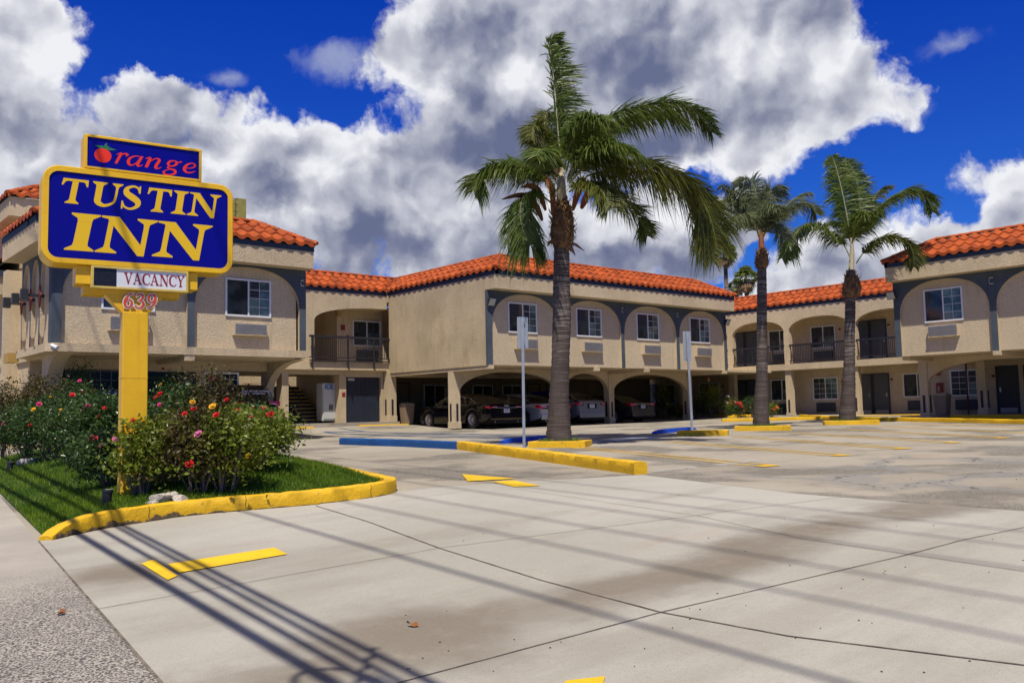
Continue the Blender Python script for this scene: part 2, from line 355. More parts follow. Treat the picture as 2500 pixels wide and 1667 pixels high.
# ground sheet
def axis(lo, hi, a, b, st):
    r = []; x = a
    while x <= b+1e-6: r.append(x); x += st
    o = []; x = b; d = 2
    while x < hi: x += d; d *= 1.6; o.append(min(x, hi))
    l = []; x = a; d = 2
    while x > lo: x -= d; d *= 1.6; l.append(max(x, lo))
    return l[::-1]+r+o
xs = axis(-600, 1500, -8, 70, .5); ys = axis(-600, 1500, -20, 60, .5)
g = MB(); g.grid([[(x, y, G(x, y)) for x in xs] for y in ys]); tag(link('ground', g, LOT, fix=False, smooth=True), kind='structure')
def sw(y): return 2.52 + (y-10.97)*.125        # sidewalk edge
ap = [(sw(11.0), 11.0), (4.31, 11.45), (5.84, 10.8), (7.07, 11.1), (11.07, 9.7), (10.25, 6.4), (10.2, 5.0), (10.3, 3.0), (9.6, -6), (9.5, -19), (sw(-19), -19), (sw(4), 4)]
tag(link('driveway_apron', sheet('a', ap, APR, .005), APR, fix=False, smooth=True), kind='structure')
sdw = [(sw(28), 28), (sw(11), 11.0), (sw(4), 4), (sw(-19), -19), (-7.8, -19), (-7.8, 28)]
tag(link('sidewalk', sheet('a', sdw, SIDE, .006), SIDE, fix=False, smooth=True), kind='structure')
jl = []
def jline(pts, w_=.02, off=.010):
    w_ *= .55
    for a, b in zip(pts[:-1], pts[1:]): jl.append(sheet('j', line_poly(a, b, w_), None, off))
jline([(sw(11), 11), (sw(4), 4), (sw(-10), -10)], .035)
jline([(5.75,10.7),(5.45,8.9),(5.01,6.93),(4.72,5.2),(4.59,3.9),(4.66,3.0),(4.98,1.85),(5.1,-2)], .03)
jline([(sw(7.1),7.13),(5.01,6.93),(7.81,6.1),(10.25,5.75)], .016)
jline([(sw(4),4.15),(4.59,3.9),(7.15,3.5),(9.6,3.25)], .02)
jline([(2.2,8.9),(3.5,8.75)], .008)
jline([(8.34,9.6),(8.0,7.6),(7.81,6.1),(7.3,4.5),(7.1,2.6),(7.0,-2)], .014)
jline([(7.07,11.1),(9.3,10.35),(11.07,9.7)], .022); jline([(11.07,9.7),(10.25,6.4),(10.2,5),(10.3,3)], .02)
jline([(8.2,14.6),(12.9,14.5)], .012); jline([(9.0,20),(14.6,19.6)], .012)
jline([(11.2,9.7),(13.5,9.35),(16.7,9.6),(20,9.5),(26,8.9),(33,8)], .02)
tag(link('pavement_joints', merge(jl), JOINT, fix=False), kind='structure')
# painted markings
def xyl(pts): return [(p.x, p.y) for p in pts]
mk = []
for q in [[(325,1297),(352,1287),(408,1325),(385,1335)], [(385,1298),(630,1260),(660,1275),(410,1318)], [(1061,1090),(1186,1100.5),(1074,1106.5)], [(1130,1107.5),(1180,1104.5),(1242,1117),(1182,1119.5)], [(1300,1568),(1390,1558),(1385,1575),(1290,1585)]]:
    mk.append(sheet('m', xyl([gV(*p) for p in q]), None, .014))
for q in [[(640,1055),(660,1054),(715,1058),(690,1061)], [(590,1057),(640,1055),(690,1061),(600,1060)]]: mk.append(sheet('m', xyl([gV(*p) for p in q]), None, .012))
tag(link('direction_arrow_marking', merge(mk), YP, fix=False), kind='structure')
mk = []
ends = [((13.68,9.2),(15.75,15.9)), ((16.6,9.45),(18.9,15.6)), ((19.15,9.45),(21.9,15.5)), ((21.7,9.45),(24.4,15.2)), ((24.2,9.3),(27.3,15.2)), ((26.7,9.3),(30.0,15.4)), ((29.2,9.2),(32.6,15.6))]
for a, b in ends:
    a = Vector(a); b = Vector(b); t = (b-a).normalized(); n = Vector((t.y, -t.x))
    for s_ in (-.17, .17): mk.append(sheet('m', line_poly(a+n*s_, b+n*s_, .075), None, .008))
    mk.append(sheet('m', line_poly(a-n*.2-t*.14, a+n*.2-t*.14, .28), None, .012))
tag(link('parking_stripes', merge(mk), YL, fix=False), kind='structure')
mk = []
for k in range(22):
    x = 11.6+k*.11 + (0.55 if k > 9 else 0)
    mk.append(sheet('m', line_poly((x, 9.78-.03*(k%3)), (x+.06, 9.98), .05), None, .008))
tag(link('faded_stencil_lettering', merge(mk), WL, fix=False), kind='structure')
mk = []
def pl(p): return gV(*p)
top = [(745,978),(860,983),(985,988),(1110,996),(1150,1003)]; bot = [(800,985),(880,991),(985,999),(1090,1009),(1150,1010)]
def seg(a, b, w_=.13): mk.append(sheet('m', line_poly(a, b, w_), None, .008))
tp = [Vector((18.6,32.6)), Vector((19.4,25.8)), Vector((19.9,22.0)), Vector((19.6,20.6))]; bt = [Vector((17.3,31.5)), Vector((17.2,27.0)), Vector((17.6,23.0)), Vector((17.75,20.3))]
for L_ in (tp, bt):
    for a, b in zip(L_[:-1], L_[1:]): seg(a, b)
def along(L_, t):
    t *= len(L_)-1; i = min(int(t), len(L_)-2); return L_[i].lerp(L_[i+1], t-i)
for k in range(8): seg(along(bt, k/8), along(tp, min(1, (k+.7)/8)), .20)
tag(link('blue_hatched_access_aisle', merge(mk), BL, fix=False), kind='structure')
mk = []
for a, b, w_ in [((17.2,16.6),(21.2,17.4),.14), ((18.0,16.8),(18.3,18.4),.35), ((20.2,17.2),(20.6,18.6),.35)]: seg(a, b, w_)
tag(link('accessible_bay_marking', merge(mk), BK, fix=False), kind='structure')
mk = [sheet('m', [(16.8,16.9),(17.9,17.1),(18.1,18.2),(17.1,18.2)], None, .012), sheet('m', [(18.5,17.0),(20.1,17.3),(20.3,18.1),(18.7,18.0)], None, .012)]
tag(link('accessible_bay_white', merge(mk), WL, fix=False), kind='structure')
# ------------------------------------------------------------------ kerbs
def catmull(pts, n=6, closed=False):
    P_ = [Vector(p) for p in pts]; o = []
    for i in range(len(P_)-1):
        p0 = P_[max(i-1,0)]; p1 = P_[i]; p2 = P_[i+1]; p3 = P_[min(i+2, len(P_)-1)]
        for k in range(n):
            t = k/n; o.append(.5*((2*p1)+(p2-p0)*t+(2*p0-5*p1+4*p2-p3)*t*t+(3*p1-p0-3*p2+p3)*t**3))
    o.append(P_[-1]); return o
def resample(P_, st):
    o = [P_[0]]; acc = 0
    for a, b in zip(P_[:-1], P_[1:]):
        L_ = (b-a).length; k = max(1, int(round(L_/st)))
        for i in range(1, k+1): o.append(a.lerp(b, i/k))
    return o
def kerb(pts, w_=.16, h=.16, st=.1, jit=.004, taper=0., z=None, gaps=True, sink=.02):
    P_ = resample([Vector((p[0],p[1],0)) for p in pts], st); rows = []; n = len(P_); L_ = n*st
    for i, p in enumerate(P_):
        t = (P_[min(i+1,n-1)]-P_[max(i-1,0)]).normalized(); nn = Vector((-t.y, t.x, 0)); gz = G(p.x, p.y) if z is None else z
        e = min(i, n-1-i)*st; hh = h*(1 if taper <= 0 else min(1, .25+sqrt(max(0,e)/taper)*.75) if i < n/2 else 1)
        if gaps and i % max(1, int(2.1/st)) == int(.9/st): hh -= .012
        pr = [(-w_/2, -sink), (-w_/2-.010, hh*.5), (-w_/2-.002, hh*.93), (-w_/2+.014, hh), (0, hh+.003), (w_/2-.014, hh), (w_/2+.002, hh*.93), (w_/2+.010, hh*.5), (w_/2, -sink)]
        rows.append([p+nn*(a+random.uniform(-jit,jit))+Vector((0,0,gz+b+(random.uniform(-jit,jit) if b > 0 else 0))) for a, b in pr])
    mb = MB(); mb.grid(rows); mb.f.append(tuple(range(9))); k = (n-1)*9; mb.f.append(tuple(reversed(range(k, k+9)))); return mb
random.seed(11)
kf = catmull([(2.60,11.02,0),(3.3,11.42,0),(4.4,11.48,0),(5.84,10.95,0),(6.75,10.85,0),(7.2,11.15,0),(7.38,11.9,0),(7.9,14.4,0),(8.75,18.4,0)], 5)
k1 = thing('kerb', 'chipped bright yellow kerb curving round the front of the rose bed lawn', 'kerb', (5,11,G(5,11)))
link('painted_kerb', kerb(kf, .17, .19, .08, .005, .6), YK, k1, smooth=2)
GREYK = mat('bare_kerb', rough=.9, fn=varied((.16,.15,.13), .3))
link('bare_kerb', kerb([(8.77,18.5),(9.4,21.4),(9.6,23.5),(8.6,24.6),(5.0,25.1)], .17, .17, .15), GREYK, k1)['label'] = 'unpainted dirty grey stretch of the lawn kerb'
isl = [Vector((11.15,9.8,0)), Vector((13.75,18.0,0))]
k2 = thing('kerb_divider', 'long lane divider kerb, yellow at its near half and blue at its far half', 'kerb', (13,16,G(13,16)))
def ilerp(t): return isl[0].lerp(isl[1], t)
link('yellow_kerb', kerb([isl[0], ilerp(.35), ilerp(.7), isl[1]], .24, .2, .08, .006), YK, k2, smooth=2)
link('blue_kerb', kerb([(13.76,18.03),(13.7,20.5),(13.35,23.2)], .24, .19, .1, .005), BK, k2, smooth=2)
DIRT = mat('kerb_dirt', rough=1, fn=varied((.13,.09,.05), .6, 12, 60, 1, .02))
random.seed(4); cj = MB()
KP = resample(kf, .02); rows = []
for i in range(2, len(KP)-1):
    p = KP[i]; t = (KP[i+1]-KP[i-1]).normalized(); nn = Vector((-t.y,t.x,0)); gz = G(p.x,p.y); q = i*.02
    hb = max(.003, (.045*sm((2.6-q)/1.2)+.012)*(.75+.35*sin(q*9)+.3*sin(q*23+1)+random.uniform(-.25,.25)))
    rows.append([p-nn*.1035+ZV*(gz-.01), p-nn*(.1045+.006*random.random())+ZV*(gz+hb*.6), p-nn*.100+ZV*(gz+hb)])
cj.grid(rows)
for i in (66, 128, 210, 280):
    if i < len(KP)-1:
        p = KP[i]; t = (KP[i+1]-KP[i-1]).normalized(); nn = Vector((-t.y,t.x,0)); gz = G(p.x,p.y)
        for z0_, z1_, o0, o1 in ((0,.07,.01,-.004),(.07,.14,-.004,.006),(.14,.193,.006,0)): cj.quad(p-nn*.1045+t*o0+ZV*(gz+z0_), p-nn*.1045+t*(o0+.007)+ZV*(gz+z0_), p-nn*.1035+t*(o1+.007)+ZV*(gz+z1_), p-nn*.1035+t*o1+ZV*(gz+z1_))
link('exposed_concrete', cj, DIRT, k1, fix=False)
def wheelstop(a, b, m_, lab, name='wheel_stop'):
    a = Vector((a[0],a[1],0)); b = Vector((b[0],b[1],0)); t = (b-a).normalized(); n = Vector((-t.y,t.x,0)); rows = []
    for q, s_ in ((0,.55),(.06,.8),(.14,1),(.5,1),(.86,1),(.94,.8),(1,.55)):
        p = a.lerp(b, q); gz = G(p.x, p.y)
        rows.append([p+n*x+Vector((0,0,gz+z*s_)) for x, z in ((-.1,-.01),(-.095,.05),(-.06,.13),(.06,.13),(.095,.05),(.1,-.01))])
    mb = MB(); mb.grid(rows); mb.f += [tuple(range(6)), tuple(reversed(range(36,42)))]
    return tag(link(name, mb, m_, smooth=2), lab, 'wheel stop', 'concrete wheel stops painted blue')
wheelstop((16.0,19.1), (18.5,19.7), BB, 'bright blue wheel stop behind the near signpost and big palm')
wheelstop((22.2,18.9), (24.9,19.4), BB, 'blue wheel stop behind the farther signpost')
def planter(cx, cy, w_, d_, lab, h=.15, soil=True):
    a = radians(15); ux = Vector((cos(a+radians(0))*0+sin(radians(50.7)), -cos(radians(50.7))*1.0, 0)).normalized()
    # the boxes are set across the stalls: long side parallel to the view, as in the photograph
    ux = Vector((.56,-.83,0)).normalized(); uy = Vector((.83,.56,0)); c = Vector((cx,cy,0)); gz = G(cx,cy)
    r = thing('planter', lab, 'planter', (cx,cy,gz), 'yellow kerbed tree boxes in the lot')
    pts = [c-ux*w_/2-uy*d_/2, c+ux*w_/2-uy*d_/2, c+ux*w_/2+uy*d_/2, c-ux*w_/2+uy*d_/2]
    mb = MB(); k = .13
    def ring(f0, z): return [c+(p-c)*1.0 if f0 == 0 else c+ux*((p-c).dot(ux))*(1-2*k/w_)+uy*((p-c).dot(uy))*(1-2*k/d_) for p in pts]
    rows = []
    for f0, z in ((0,-.05),(0,h-.012),(.001,h)):
        rows.append([Vector((p.x,p.y,gz+z)) for p in (ring(0,z) if f0 == 0 else [c+(q-c)*.985 for q in pts])])
    inn = ring(1,0); rows.append([Vector((p.x,p.y,gz+h)) for p in inn]); rows.append([Vector((p.x,p.y,gz+.02)) for p in inn])
    mb.grid(rows, True); link('box_kerb', mb, YK, r)
    so_ = MB(); so_.poly([Vector((p.x,p.y,gz+h-.04)) for p in inn]); link('soil', so_, mat('soil', rough=1, fn=varied((.10,.075,.05), .4, 4, 30, .8, .02)), r)
    return r
BOX = [planter(15.85,16.6,1.45,1.0,'yellow kerbed box round the foot of the large near palm'), planter(22.25,17.0,1.5,.9,'empty shaded yellow kerbed box beside the farther signpost'),
       planter(25.85,17.3,1.8,1.1,'yellow kerbed box round the foot of the middle palm'), planter(31.4,17.2,1.9,1.1,'yellow kerbed box round the foot of the farthest palm')]
def skerb(lab, pts, h=.14, w_=.16, m_=YK, z=None, st=.25):
    o = link('kerb', kerb(pts, w_, h, st, .003, z=z), m_, smooth=2); return tag(o, lab, 'kerb')
skerb('yellow kerb running from behind the farthest palm along the front of the right wing', [(38.5,23.6),(36.2,20.2),(35.6,19.2),(33.4,12.9),(32.2,9.0),(30.5,3)], .16, .2)
skerb('shaded yellow kerb in the lot beyond the middle palm', [(33.6,24.6),(35.9,22.2),(37.0,20.9)], .14, .2)
skerb('thin yellow kerb edging the flower bed at the end of the middle wing', [(38.3,27.6),(40.2,27.4),(40.6,30.2)], .12)
# ------------------------------------------------------------------ building helpers
def window(F, s0, z0, s1, z1, n, par, sh=(1,1), grid=(0,1), gm=None):
    fw = .055; mb = MB(); c = (s0+s1)/2
    mb.fbox(F, s0, z0, n-.02, s1, z0+fw, n+.045); mb.fbox(F, s0, z1-fw, n-.02, s1, z1, n+.045)
    mb.fbox(F, s0, z0+fw, n-.02, s0+fw, z1-fw, n+.043); mb.fbox(F, s1-fw, z0+fw, n-.02, s1, z1-fw, n+.043)
    mb.fbox(F, c-.022, z0+fw, n-.02, c+.022, z1-fw, n+.038)
    o = link('window', mb, WHITE, par)
    for k, (a, b) in enumerate(((s0+fw, c-.022), (c+.022, s1-fw))):
        g_ = MB(); g_.quad(F(a, z0+fw, n+.008), F(b, z0+fw, n+.008), F(b, z1-fw, n+.008), F(a, z1-fw, n+.008))
        link('pane', g_, (gm or (GLASS, GLASSG))[k], o)
        if sh[k]:
            w_ = b-a; q = MB(); zz = z0+fw+(z1-z0)*.47
            cols = [(a+w_*.08, a+w_*.46), (a+w_*.54, a+w_*.92)] if sh[k] == 2 else [(a+w_*.12, a+w_*(.5 if k else .75))]
            for ca, cb in cols:
                q.fbox(F, ca, zz, n+.009, cb, z1-fw-.03, n+.012)
            link('shutter', q, SHUT, o); q = MB()
            for ca, cb in cols:
                for i in range(5): z_ = zz+.02+i*(z1-fw-.05-zz)/5; q.fbox(F, ca+.015, z_, n+.012, cb-.015, z_+.022, n+.018)
            link('shutter_slats', q, SLAT, o)
        if grid[k]:
            q = MB(); h = z1-z0-2*fw
            for i in (1,2,3): q.fbox(F, a, z0+fw+h*i/4-.007, n+.018, b, z0+fw+h*i/4+.007, n+.026)
            q.fbox(F, (a+b)/2-.006, z0+fw, n+.019, (a+b)/2+.006, z1-fw, n+.025); link('muntin', q, WHITE, o)
    return o
def acunit(F, s0, z0, s1, z1, n, par, m_=None, d=.17):
    mb = MB(); mb.fbox(F, s0, z0, n-.05, s1, z1, n+d); o = link('air_conditioner', mb, PANEL if m_ is None else ACD, par)
    q = MB(); h = z1-z0
    q.fbox(F, s0+.015, z0+.02, n+d, s1-.015, z1-.015, n+d+.003)
    for i in range(10): zz = z0+.03+i*(h-.05)/10; q.fbox(F, s0+.02, zz, n+d+.003, s1-.02, zz+.014, n+d+.012)
    link('grille', q, m_ or ACM, o); q = MB(); q.fbox(F, s0-.02, z0-.02, n-.02, s1+.02, z0, n+d+.03); link('drip_lip', q, STUC if m_ is None else ACD, o)
def door(F, s0, s1, z0, z1, n, par, m_=None, kick=True, hs=1):
    mb = MB(); mb.fbox(F, s0, z0, n-.06, s1, z1, n-.03); o = link('door', mb, m_ or DOOR, par)
    q = MB(); w_ = .05
    q.fbox(F, s0-w_, z0, n-.07, s0, z1+w_, n+.01); q.fbox(F, s1, z0, n-.07, s1+w_, z1+w_, n+.01); q.fbox(F, s0, z1, n-.07, s1, z1+w_, n+.01); link('door_frame', q, DOORD, o)
    if kick: q = MB(); q.fbox(F, s0+.06, z0+.03, n-.03, s1-.06, z0+.24, n-.026); link('kick_plate', q, KICK, o)
    hx_ = s1-.1 if hs > 0 else s0+.1
    q = MB(); q.fbox(F, hx_-.03, z0+.92, n-.03, hx_+.03, z0+1.12, n-.01); q.tube([F(hx_, z0+1, n-.01), F(hx_, z0+1, n+.03), F(hx_-.1*hs, z0+1, n+.03)], .011, 6); link('handle', q, METAL, o)
    return o
def arch_pts(a, b, zs, zt, p=2.25, k=22):
    c = (a+b)/2; hw = (b-a)/2; o = []
    for i in range(k+1):
        th = pi*i/k; cx = cos(th); sy = sin(th)
        o.append((c-hw*math.copysign(abs(cx)**(2/p), cx), zs+(zt-zs)*abs(sy)**(2/p)))
    return o
def upper_front(F, pil, par, z0=2.5, zs=4.1, zt=5.37, ztop=5.44, rec=.10, extra=.0):
    tr = MB(); rv = MB()
    for a, b in pil: tr.fbox(F, a+.004, z0, -.12, b-.004, ztop, 0)
    for i in range(len(pil)-1):
        a, b = pil[i][1], pil[i+1][0]; ap_ = arch_pts(a, b, zs, zt)
        for (s0, q0), (s1, q1) in zip(ap_[:-1], ap_[1:]):
            tr.quad(F(s0,q0,0), F(s1,q1,0), F(s1,ztop,0), F(s0,ztop,0)); rv.quad(F(s0,q0,-rec), F(s1,q1,-rec), F(s1,q1,.001), F(s0,q0,.001))
        rv.quad(F(a,z0,-rec), F(a,z0,.001), F(a,zs,.001), F(a,zs,-rec)); rv.quad(F(b,z0,-rec), F(b,z0,.001), F(b,zs,.001), F(b,zs,-rec))
        pn = MB(); pn.fbox(F, a-.05, z0+.003, -.35, b+.05, ztop-.004, -rec); link('wall_panel', pn, PANEL, par)
    link('blue_arch_trim', tr, BLUE, par, fix=False); link('arch_reveal', rv, STUC, par, fix=False)
def tiles(F, s0, s1, par, n0=.62, z0=6.19, n1=-.9, z1=7.03, hl=0, hr=0, courses=3, pitch=.40, name='tile_roof', caps=(1,1)):
    run = n0-n1; mb = MB(); cap = MB(); ns = 8
    def prof(s_): u = (s_/pitch) % 1; return .085*max(0, sin(pi*u/.62))**.8 if u < .62 else .012*(1-sin(pi*(u-.62)/.38))
    def lim(t): return s0+hl*t*run, s1-hr*t*run
    A = min(s0, lim(1)[0]); B = max(s1, lim(1)[1]); N = int((B-A)/pitch*ns)
    for c in range(courses):
        t0 = c/courses-.012; t1 = min(1., (c+1)/courses+.03); rows = []
        for t, lift in ((t0, -.02), (t0+.001, .075), (t1, .0)):
            tt = max(0, t); l, r = lim(tt); n_ = n0-run*t; z_ = z0+(z1-z0)*t
            rows.append([F(min(max(A+i*pitch/ns, l), r), z_+(prof(A+i*pitch/ns) if lift > -.01 else prof(A+i*pitch/ns)-.05)+lift*(lift > 0), n_) for i in range(N+1)])
        mb.grid(rows)
    o = link(name, mb, TILE, par, smooth=2)
    q = MB(); q.quad(F(lim(0)[0]+.03, z0-.035, n0-.05), F(lim(0)[1]-.03, z0-.035, n0-.05), F(lim(1)[1], z1-.03, n1), F(lim(1)[0], z1-.03, n1)); q.quad(F(lim(0)[0]+.03, z0-.034, n0-.05), F(lim(0)[1]-.03, z0-.034, n0-.05), F(lim(0)[1]-.03, z0+.035, n0-.10), F(lim(0)[0]+.03, z0+.035, n0-.10)); link('roof_underlay', q, NAVY, par, fix=False)
    # ridge caps along the top and hips
    def run_caps(P_, Q_, up):
        P_ = Vector(P_); Q_ = Vector(Q_); L_ = (Q_-P_).length; k = max(1, int(L_/.42)); t = (Q_-P_)/L_; sd = t.cross(up).normalized(); up = sd.cross(t)
        for i in range(k):
            a = P_+t*(L_*i/k); b = P_+t*(L_*(i+1)/k+.05); rows = []
            for p, r_ in ((a,.125),(b,.105)): rows.append([p+sd*r_*cos(pi*j/8)+up*(r_*sin(pi*j/8)*.8) for j in range(9)])
            cap.grid(rows); cap.f.append(tuple(range(len(cap.v)-18, len(cap.v)-9)))
    if caps[0]: run_caps(F(lim(1)[0], z1+.03, n1), F(lim(1)[1], z1+.03, n1), Vector((0,0,1)))
    if caps[1]:
        if hl > 0: run_caps(F(lim(0)[0], z0+.05, n0), F(lim(1)[0], z1+.05, n1), Vector((0,0,1)))
        if hr > 0: run_caps(F(lim(0)[1], z0+.05, n0), F(lim(1)[1], z1+.05, n1), Vector((0,0,1)))
    if cap.v: link('ridge_tiles', cap, TILE, par, smooth=2)
    return o
def eaves(F, s0, s1, par, nf=.54, zb=5.44, z1=5.99, zt=6.19, left=0, right=0, back=-.3):
    mb = MB(); mb.fbox(F, s0, zb, back, s1, z1, nf); link('fascia', mb, STUC, par)
    mb = MB(); mb.fbox(F, s0-.012*(left == 0), z1, back, s1+.012*(right == 0), zt-.02, nf+.02); link('eave_board', mb, NAVY, par)
def flood(F, s_, z_, n_, par):
    mb = MB(); mb.fbox(F, s_-.05, z_-.05, 0, s_+.05, z_+.1, n_*.5); mb.fbox(F, s_-.14, z_-.02, n_*.5-.02, s_+.14, z_+.16, n_*.5+.04)
    o = link('floodlight', mb, FLOODB, par)
    q = MB(); q.poly([F(s_-.15, z_-.12, n_*.9), F(s_+.15, z_-.12, n_*.9), F(s_+.15, z_+.13, n_*.9+.14), F(s_-.15, z_+.13, n_*.9+.14)])
    q2 = MB(); q2.prism([F(s_-.17, z_-.14, n_*.9-.012), F(s_+.17, z_-.14, n_*.9-.012), F(s_+.17, z_+.15, n_*.9+.13), F(s_-.17, z_+.15, n_*.9+.13)], F(0,.03,-.06)-F(0,0,0))
    link('lamp_head', q2, FLOODB, o); link('lamp_glass', q, FLOODG, o)
def bracket(F, s_, z_, n_, par, k=.16):
    # small pale metal hook bracket on the blue trim
    mb = MB(); mb.tube([F(s_+k*.35, z_+k*.6, n_+.02), F(s_-k*.3, z_+k*.6, n_+.03), F(s_-k*.35, z_, n_+.03), F(s_-k*.3, z_-k*.5, n_+.03), F(s_+k*.35, z_-k*.5, n_+.02)], .018, 6); link('hook_bracket', mb, METAL, par)
def plaque(F, s_, z_, n_, par, w_=.13, h_=.11):
    mb = MB(); mb.fbox(F, s_-w_/2, z_-h_/2, n_, s_+w_/2, z_+h_/2, n_+.012); link('room_plaque', mb, REDS, par)
def railing(F, s0, s1, z0, z1, n_, par, posts=(), st=.105):
    mb = MB(); mb.fbox(F, s0, z1-.09, n_-.03, s1, z1, n_+.03); mb.fbox(F, s0, z0+.14, n_-.02, s1, z0+.18, n_+.02); mb.fbox(F, s0, z0, n_-.025, s1, z0+.05, n_+.025)
    k = int((s1-s0)/st)
    for i in range(1, k): s_ = s0+i*st; mb.fbox(F, s_-.011, z0+.18, n_-.011, s_+.011, z1-.09, n_+.011)
    for s_ in posts: mb.fbox(F, s_-.025, z0-.3, n_-.03, s_+.025, z1-.05, n_+.032)
    return link('railing', mb, RAIL, par)
def column(x0, y0, x1, y1, z0, z1, par, guards=True):
    mb = MB(); mb.box(x0, y0, z0, x1, y1, z1); mb.box(x0-.02, y0-.02, z0, x1+.02, y1+.02, z0+.28); o = link('column', mb, STUC, par, bev=.01)
    if guards:
        q = MB(); a, b = z0+.32, z0+1.02; cx, cy = (x0+x1)/2, (y0+y1)/2
        q.box(cx-.045, y0-.025, a, cx+.045, y0, b); q.box(x0-.025, cy-.045, a, x0, cy+.045, b); q.box(x1, cy-.045, a, x1+.025, cy+.045, b)
        link('bumper_guard', q, RAIL, o)
    return o
def arcrow(F, spans, par, zs, zt, ztop, thick, m_=STUC, name='arch', p=2.1):
    for a, b in spans:
        mb = MB(); ap_ = arch_pts(a, b, zs, zt, p)
        for (s0, q0), (s1, q1) in zip(ap_[:-1], ap_[1:]):
            mb.quad(F(s0,q0,0), F(s1,q1,0), F(s1,ztop,0), F(s0,ztop,0)); mb.quad(F(s0,q0,-thick), F(s1,q1,-thick), F(s1,ztop,-thick), F(s0,ztop,-thick))
            mb.quad(F(s0,q0,0), F(s1,q1,0), F(s1,q1,-thick), F(s0,q0,-thick))
        link(name, mb, m_, par, fix=False)
# ------------------------------------------------------------------ centre wing
X0, YF, YW = 21.96, 26.43, 26.97
C = thing('motel_building', 'two storey stucco wing with four arched bays over a carport, behind the big palm', 'building', (22,28,0), 'wings of the motel round the lot')
Fc = Fr((X0,YW,0), (1,0,0), (0,-1,0))
upper_front(Fc, [(0,.25),(3.84,4.07),(7.7,7.93),(11.56,11.8),(15.3,15.53)], C)
for s_ in (1.14,4.97,8.84,12.7): window(Fc, s_, 3.81, s_+1.56, 5.04, -.10, C, sh=(1,1), grid=(0,1))
for s_ in (1.45,5.28,9.18,13.04): acunit(Fc, s_, 3.17, s_+1.15, 3.58, -.10, C)
eaves(Fc, 0, 15.51, C, back=-.10)
tiles(Fc, -.08, 15.60, C, hl=1, hr=1)
mb = MB(); mb.box(X0, YW+.12, 2.48, 22.2, 34.0, 5.989); mb.box(X0+.003, YF+.545, 5.443, 22.2, YW+.12, 5.987); link('blank_side_wall', mb, STUC2, C)
mb = MB(); mb.box(X0-.018, YF-.02, 5.992, 22.1, 34.1, 6.172); link('side_eave_board', mb, NAVY, C)
Fs = Fr((X0,34.16,0), (0,-1,0), (-1,0,0))
tiles(Fs, .0, 34.16-YF+.08, C, n0=.08, n1=-1.44, hl=-1, hr=1, caps=(1,0))
mb = MB(); mb.box(22.19, YW+.12, 2.5, 37.4, 38.14, 2.62); mb.box(37.4, 28, 2.5, 42.9, 38.14, 2.62); mb.box(37.35, YW+.3, 2.62, 37.48, 37.9, 5.99); mb.box(22.2, 37.7, 2.6, 37.3, 37.88, 5.95); link('wall', mb, STUC, C)
mb = MB(); mb.box(23.3, 27.9, 6.0, 36.0, 37.5, 6.95); link('roof_deck', mb, STUC, C)
YC = 29.3
mb = MB()
for x in (22.13, 28.1, 31.4, 37.3): mb.box(x-.13, YW+.002, 2.34, x+.13, 37.5, 2.497)
mb.box(22.3, YC+.02, 2.36, 37.2, YC+.3, 2.496); mb.box(22.3, 33.6, 2.3, 37.2, 33.85, 2.494); link('ceiling_beams', mb, STUC, C)
for x in (22.0, 27.95, 31.25, 37.2): column(x, YC, x+.36, YC+.36, 0, 2.34, C)
Fa = Fr((22,YC+.05,0), (1,0,0), (0,-1,0))
arcrow(Fa, [(.36,5.95),(6.31,9.25),(9.61,15.2)], C, 1.45, 2.36, 2.44, .24)
mb = MB(); mb.box(22.0, 38.0, 0, 44.4, 38.15, 2.61); link('carport_back_wall', mb, mat('shaded_stucco', rough=.95, spec=.1, fn=stucco((.30,.235,.15))), C)  # building stucco with a darker base, carport shade put into the wall colour
Fb = Fr((22.4,38,0), (1,0,0), (0,-1,0))
for s_, w_ in ((1.0,.9),(2.4,.9),(11.4,.9),(12.9,.9)): door(Fb, s_, s_+w_, .15, 2.2, .02, C, DOORD)
for s_ in (4.2,7.4,9.5): window(Fb, s_, .95, s_+1.4, 2.15, .02, C, sh=(0,0), grid=(0,0), gm=(BLACKG, BLACKG))
flood(Fc, .14, 4.93, .1, C); flood(Fc, 15.5, 4.9, .1, C)
for s_ in (7.81, 11.68): bracket(Fc, s_, 5.08, 0, C)
# ------------------------------------------------------------------ link with the stair and balcony
YB = 34.16
Lk = thing('motel_building', 'recessed stair link with a dark balcony railing, left of the carport wing', 'building', (18,34.2,0), 'wings of the motel round the lot')
Fl = Fr((14,YB,0), (1,0,0), (0,-1,0))
mb = MB(); ap_ = arch_pts(4.32, 11.5, 4.7, 5.385, 2.2, 30); TOPZ = 5.99
pts = [q for q in ap_ if q[0] <= 7.9]
for (a, q0), (b, q1) in zip(pts[:-1], pts[1:]): mb.quad(Fl(a,q0), Fl(b,q1), Fl(b,TOPZ), Fl(a,TOPZ)); mb.quad(Fl(a,q0), Fl(b,q1), Fl(b,q1,-.22), Fl(a,q0,-.22))
mb.quad(Fl(pts[-1][0],pts[-1][1]), Fl(7.96,5.385), Fl(7.96,TOPZ), Fl(pts[-1][0],TOPZ)); mb.quad(Fl(pts[-1][0],5.385), Fl(7.96,5.385), Fl(7.96,5.385,-.22), Fl(pts[-1][0],5.385,-.22))
mb.fbox(Fl, 3.72, 2.9, -.22, 4.32, 4.598, 0); ap2 = [q for q in arch_pts(-1.6, 3.9, 4.6, 5.385, 2.2, 30) if q[0] > 1.5]
for (a, q0), (b, q1) in zip(ap2[:-1], ap2[1:]): mb.quad(Fl(a,q0), Fl(b,q1), Fl(b,TOPZ), Fl(a,TOPZ))
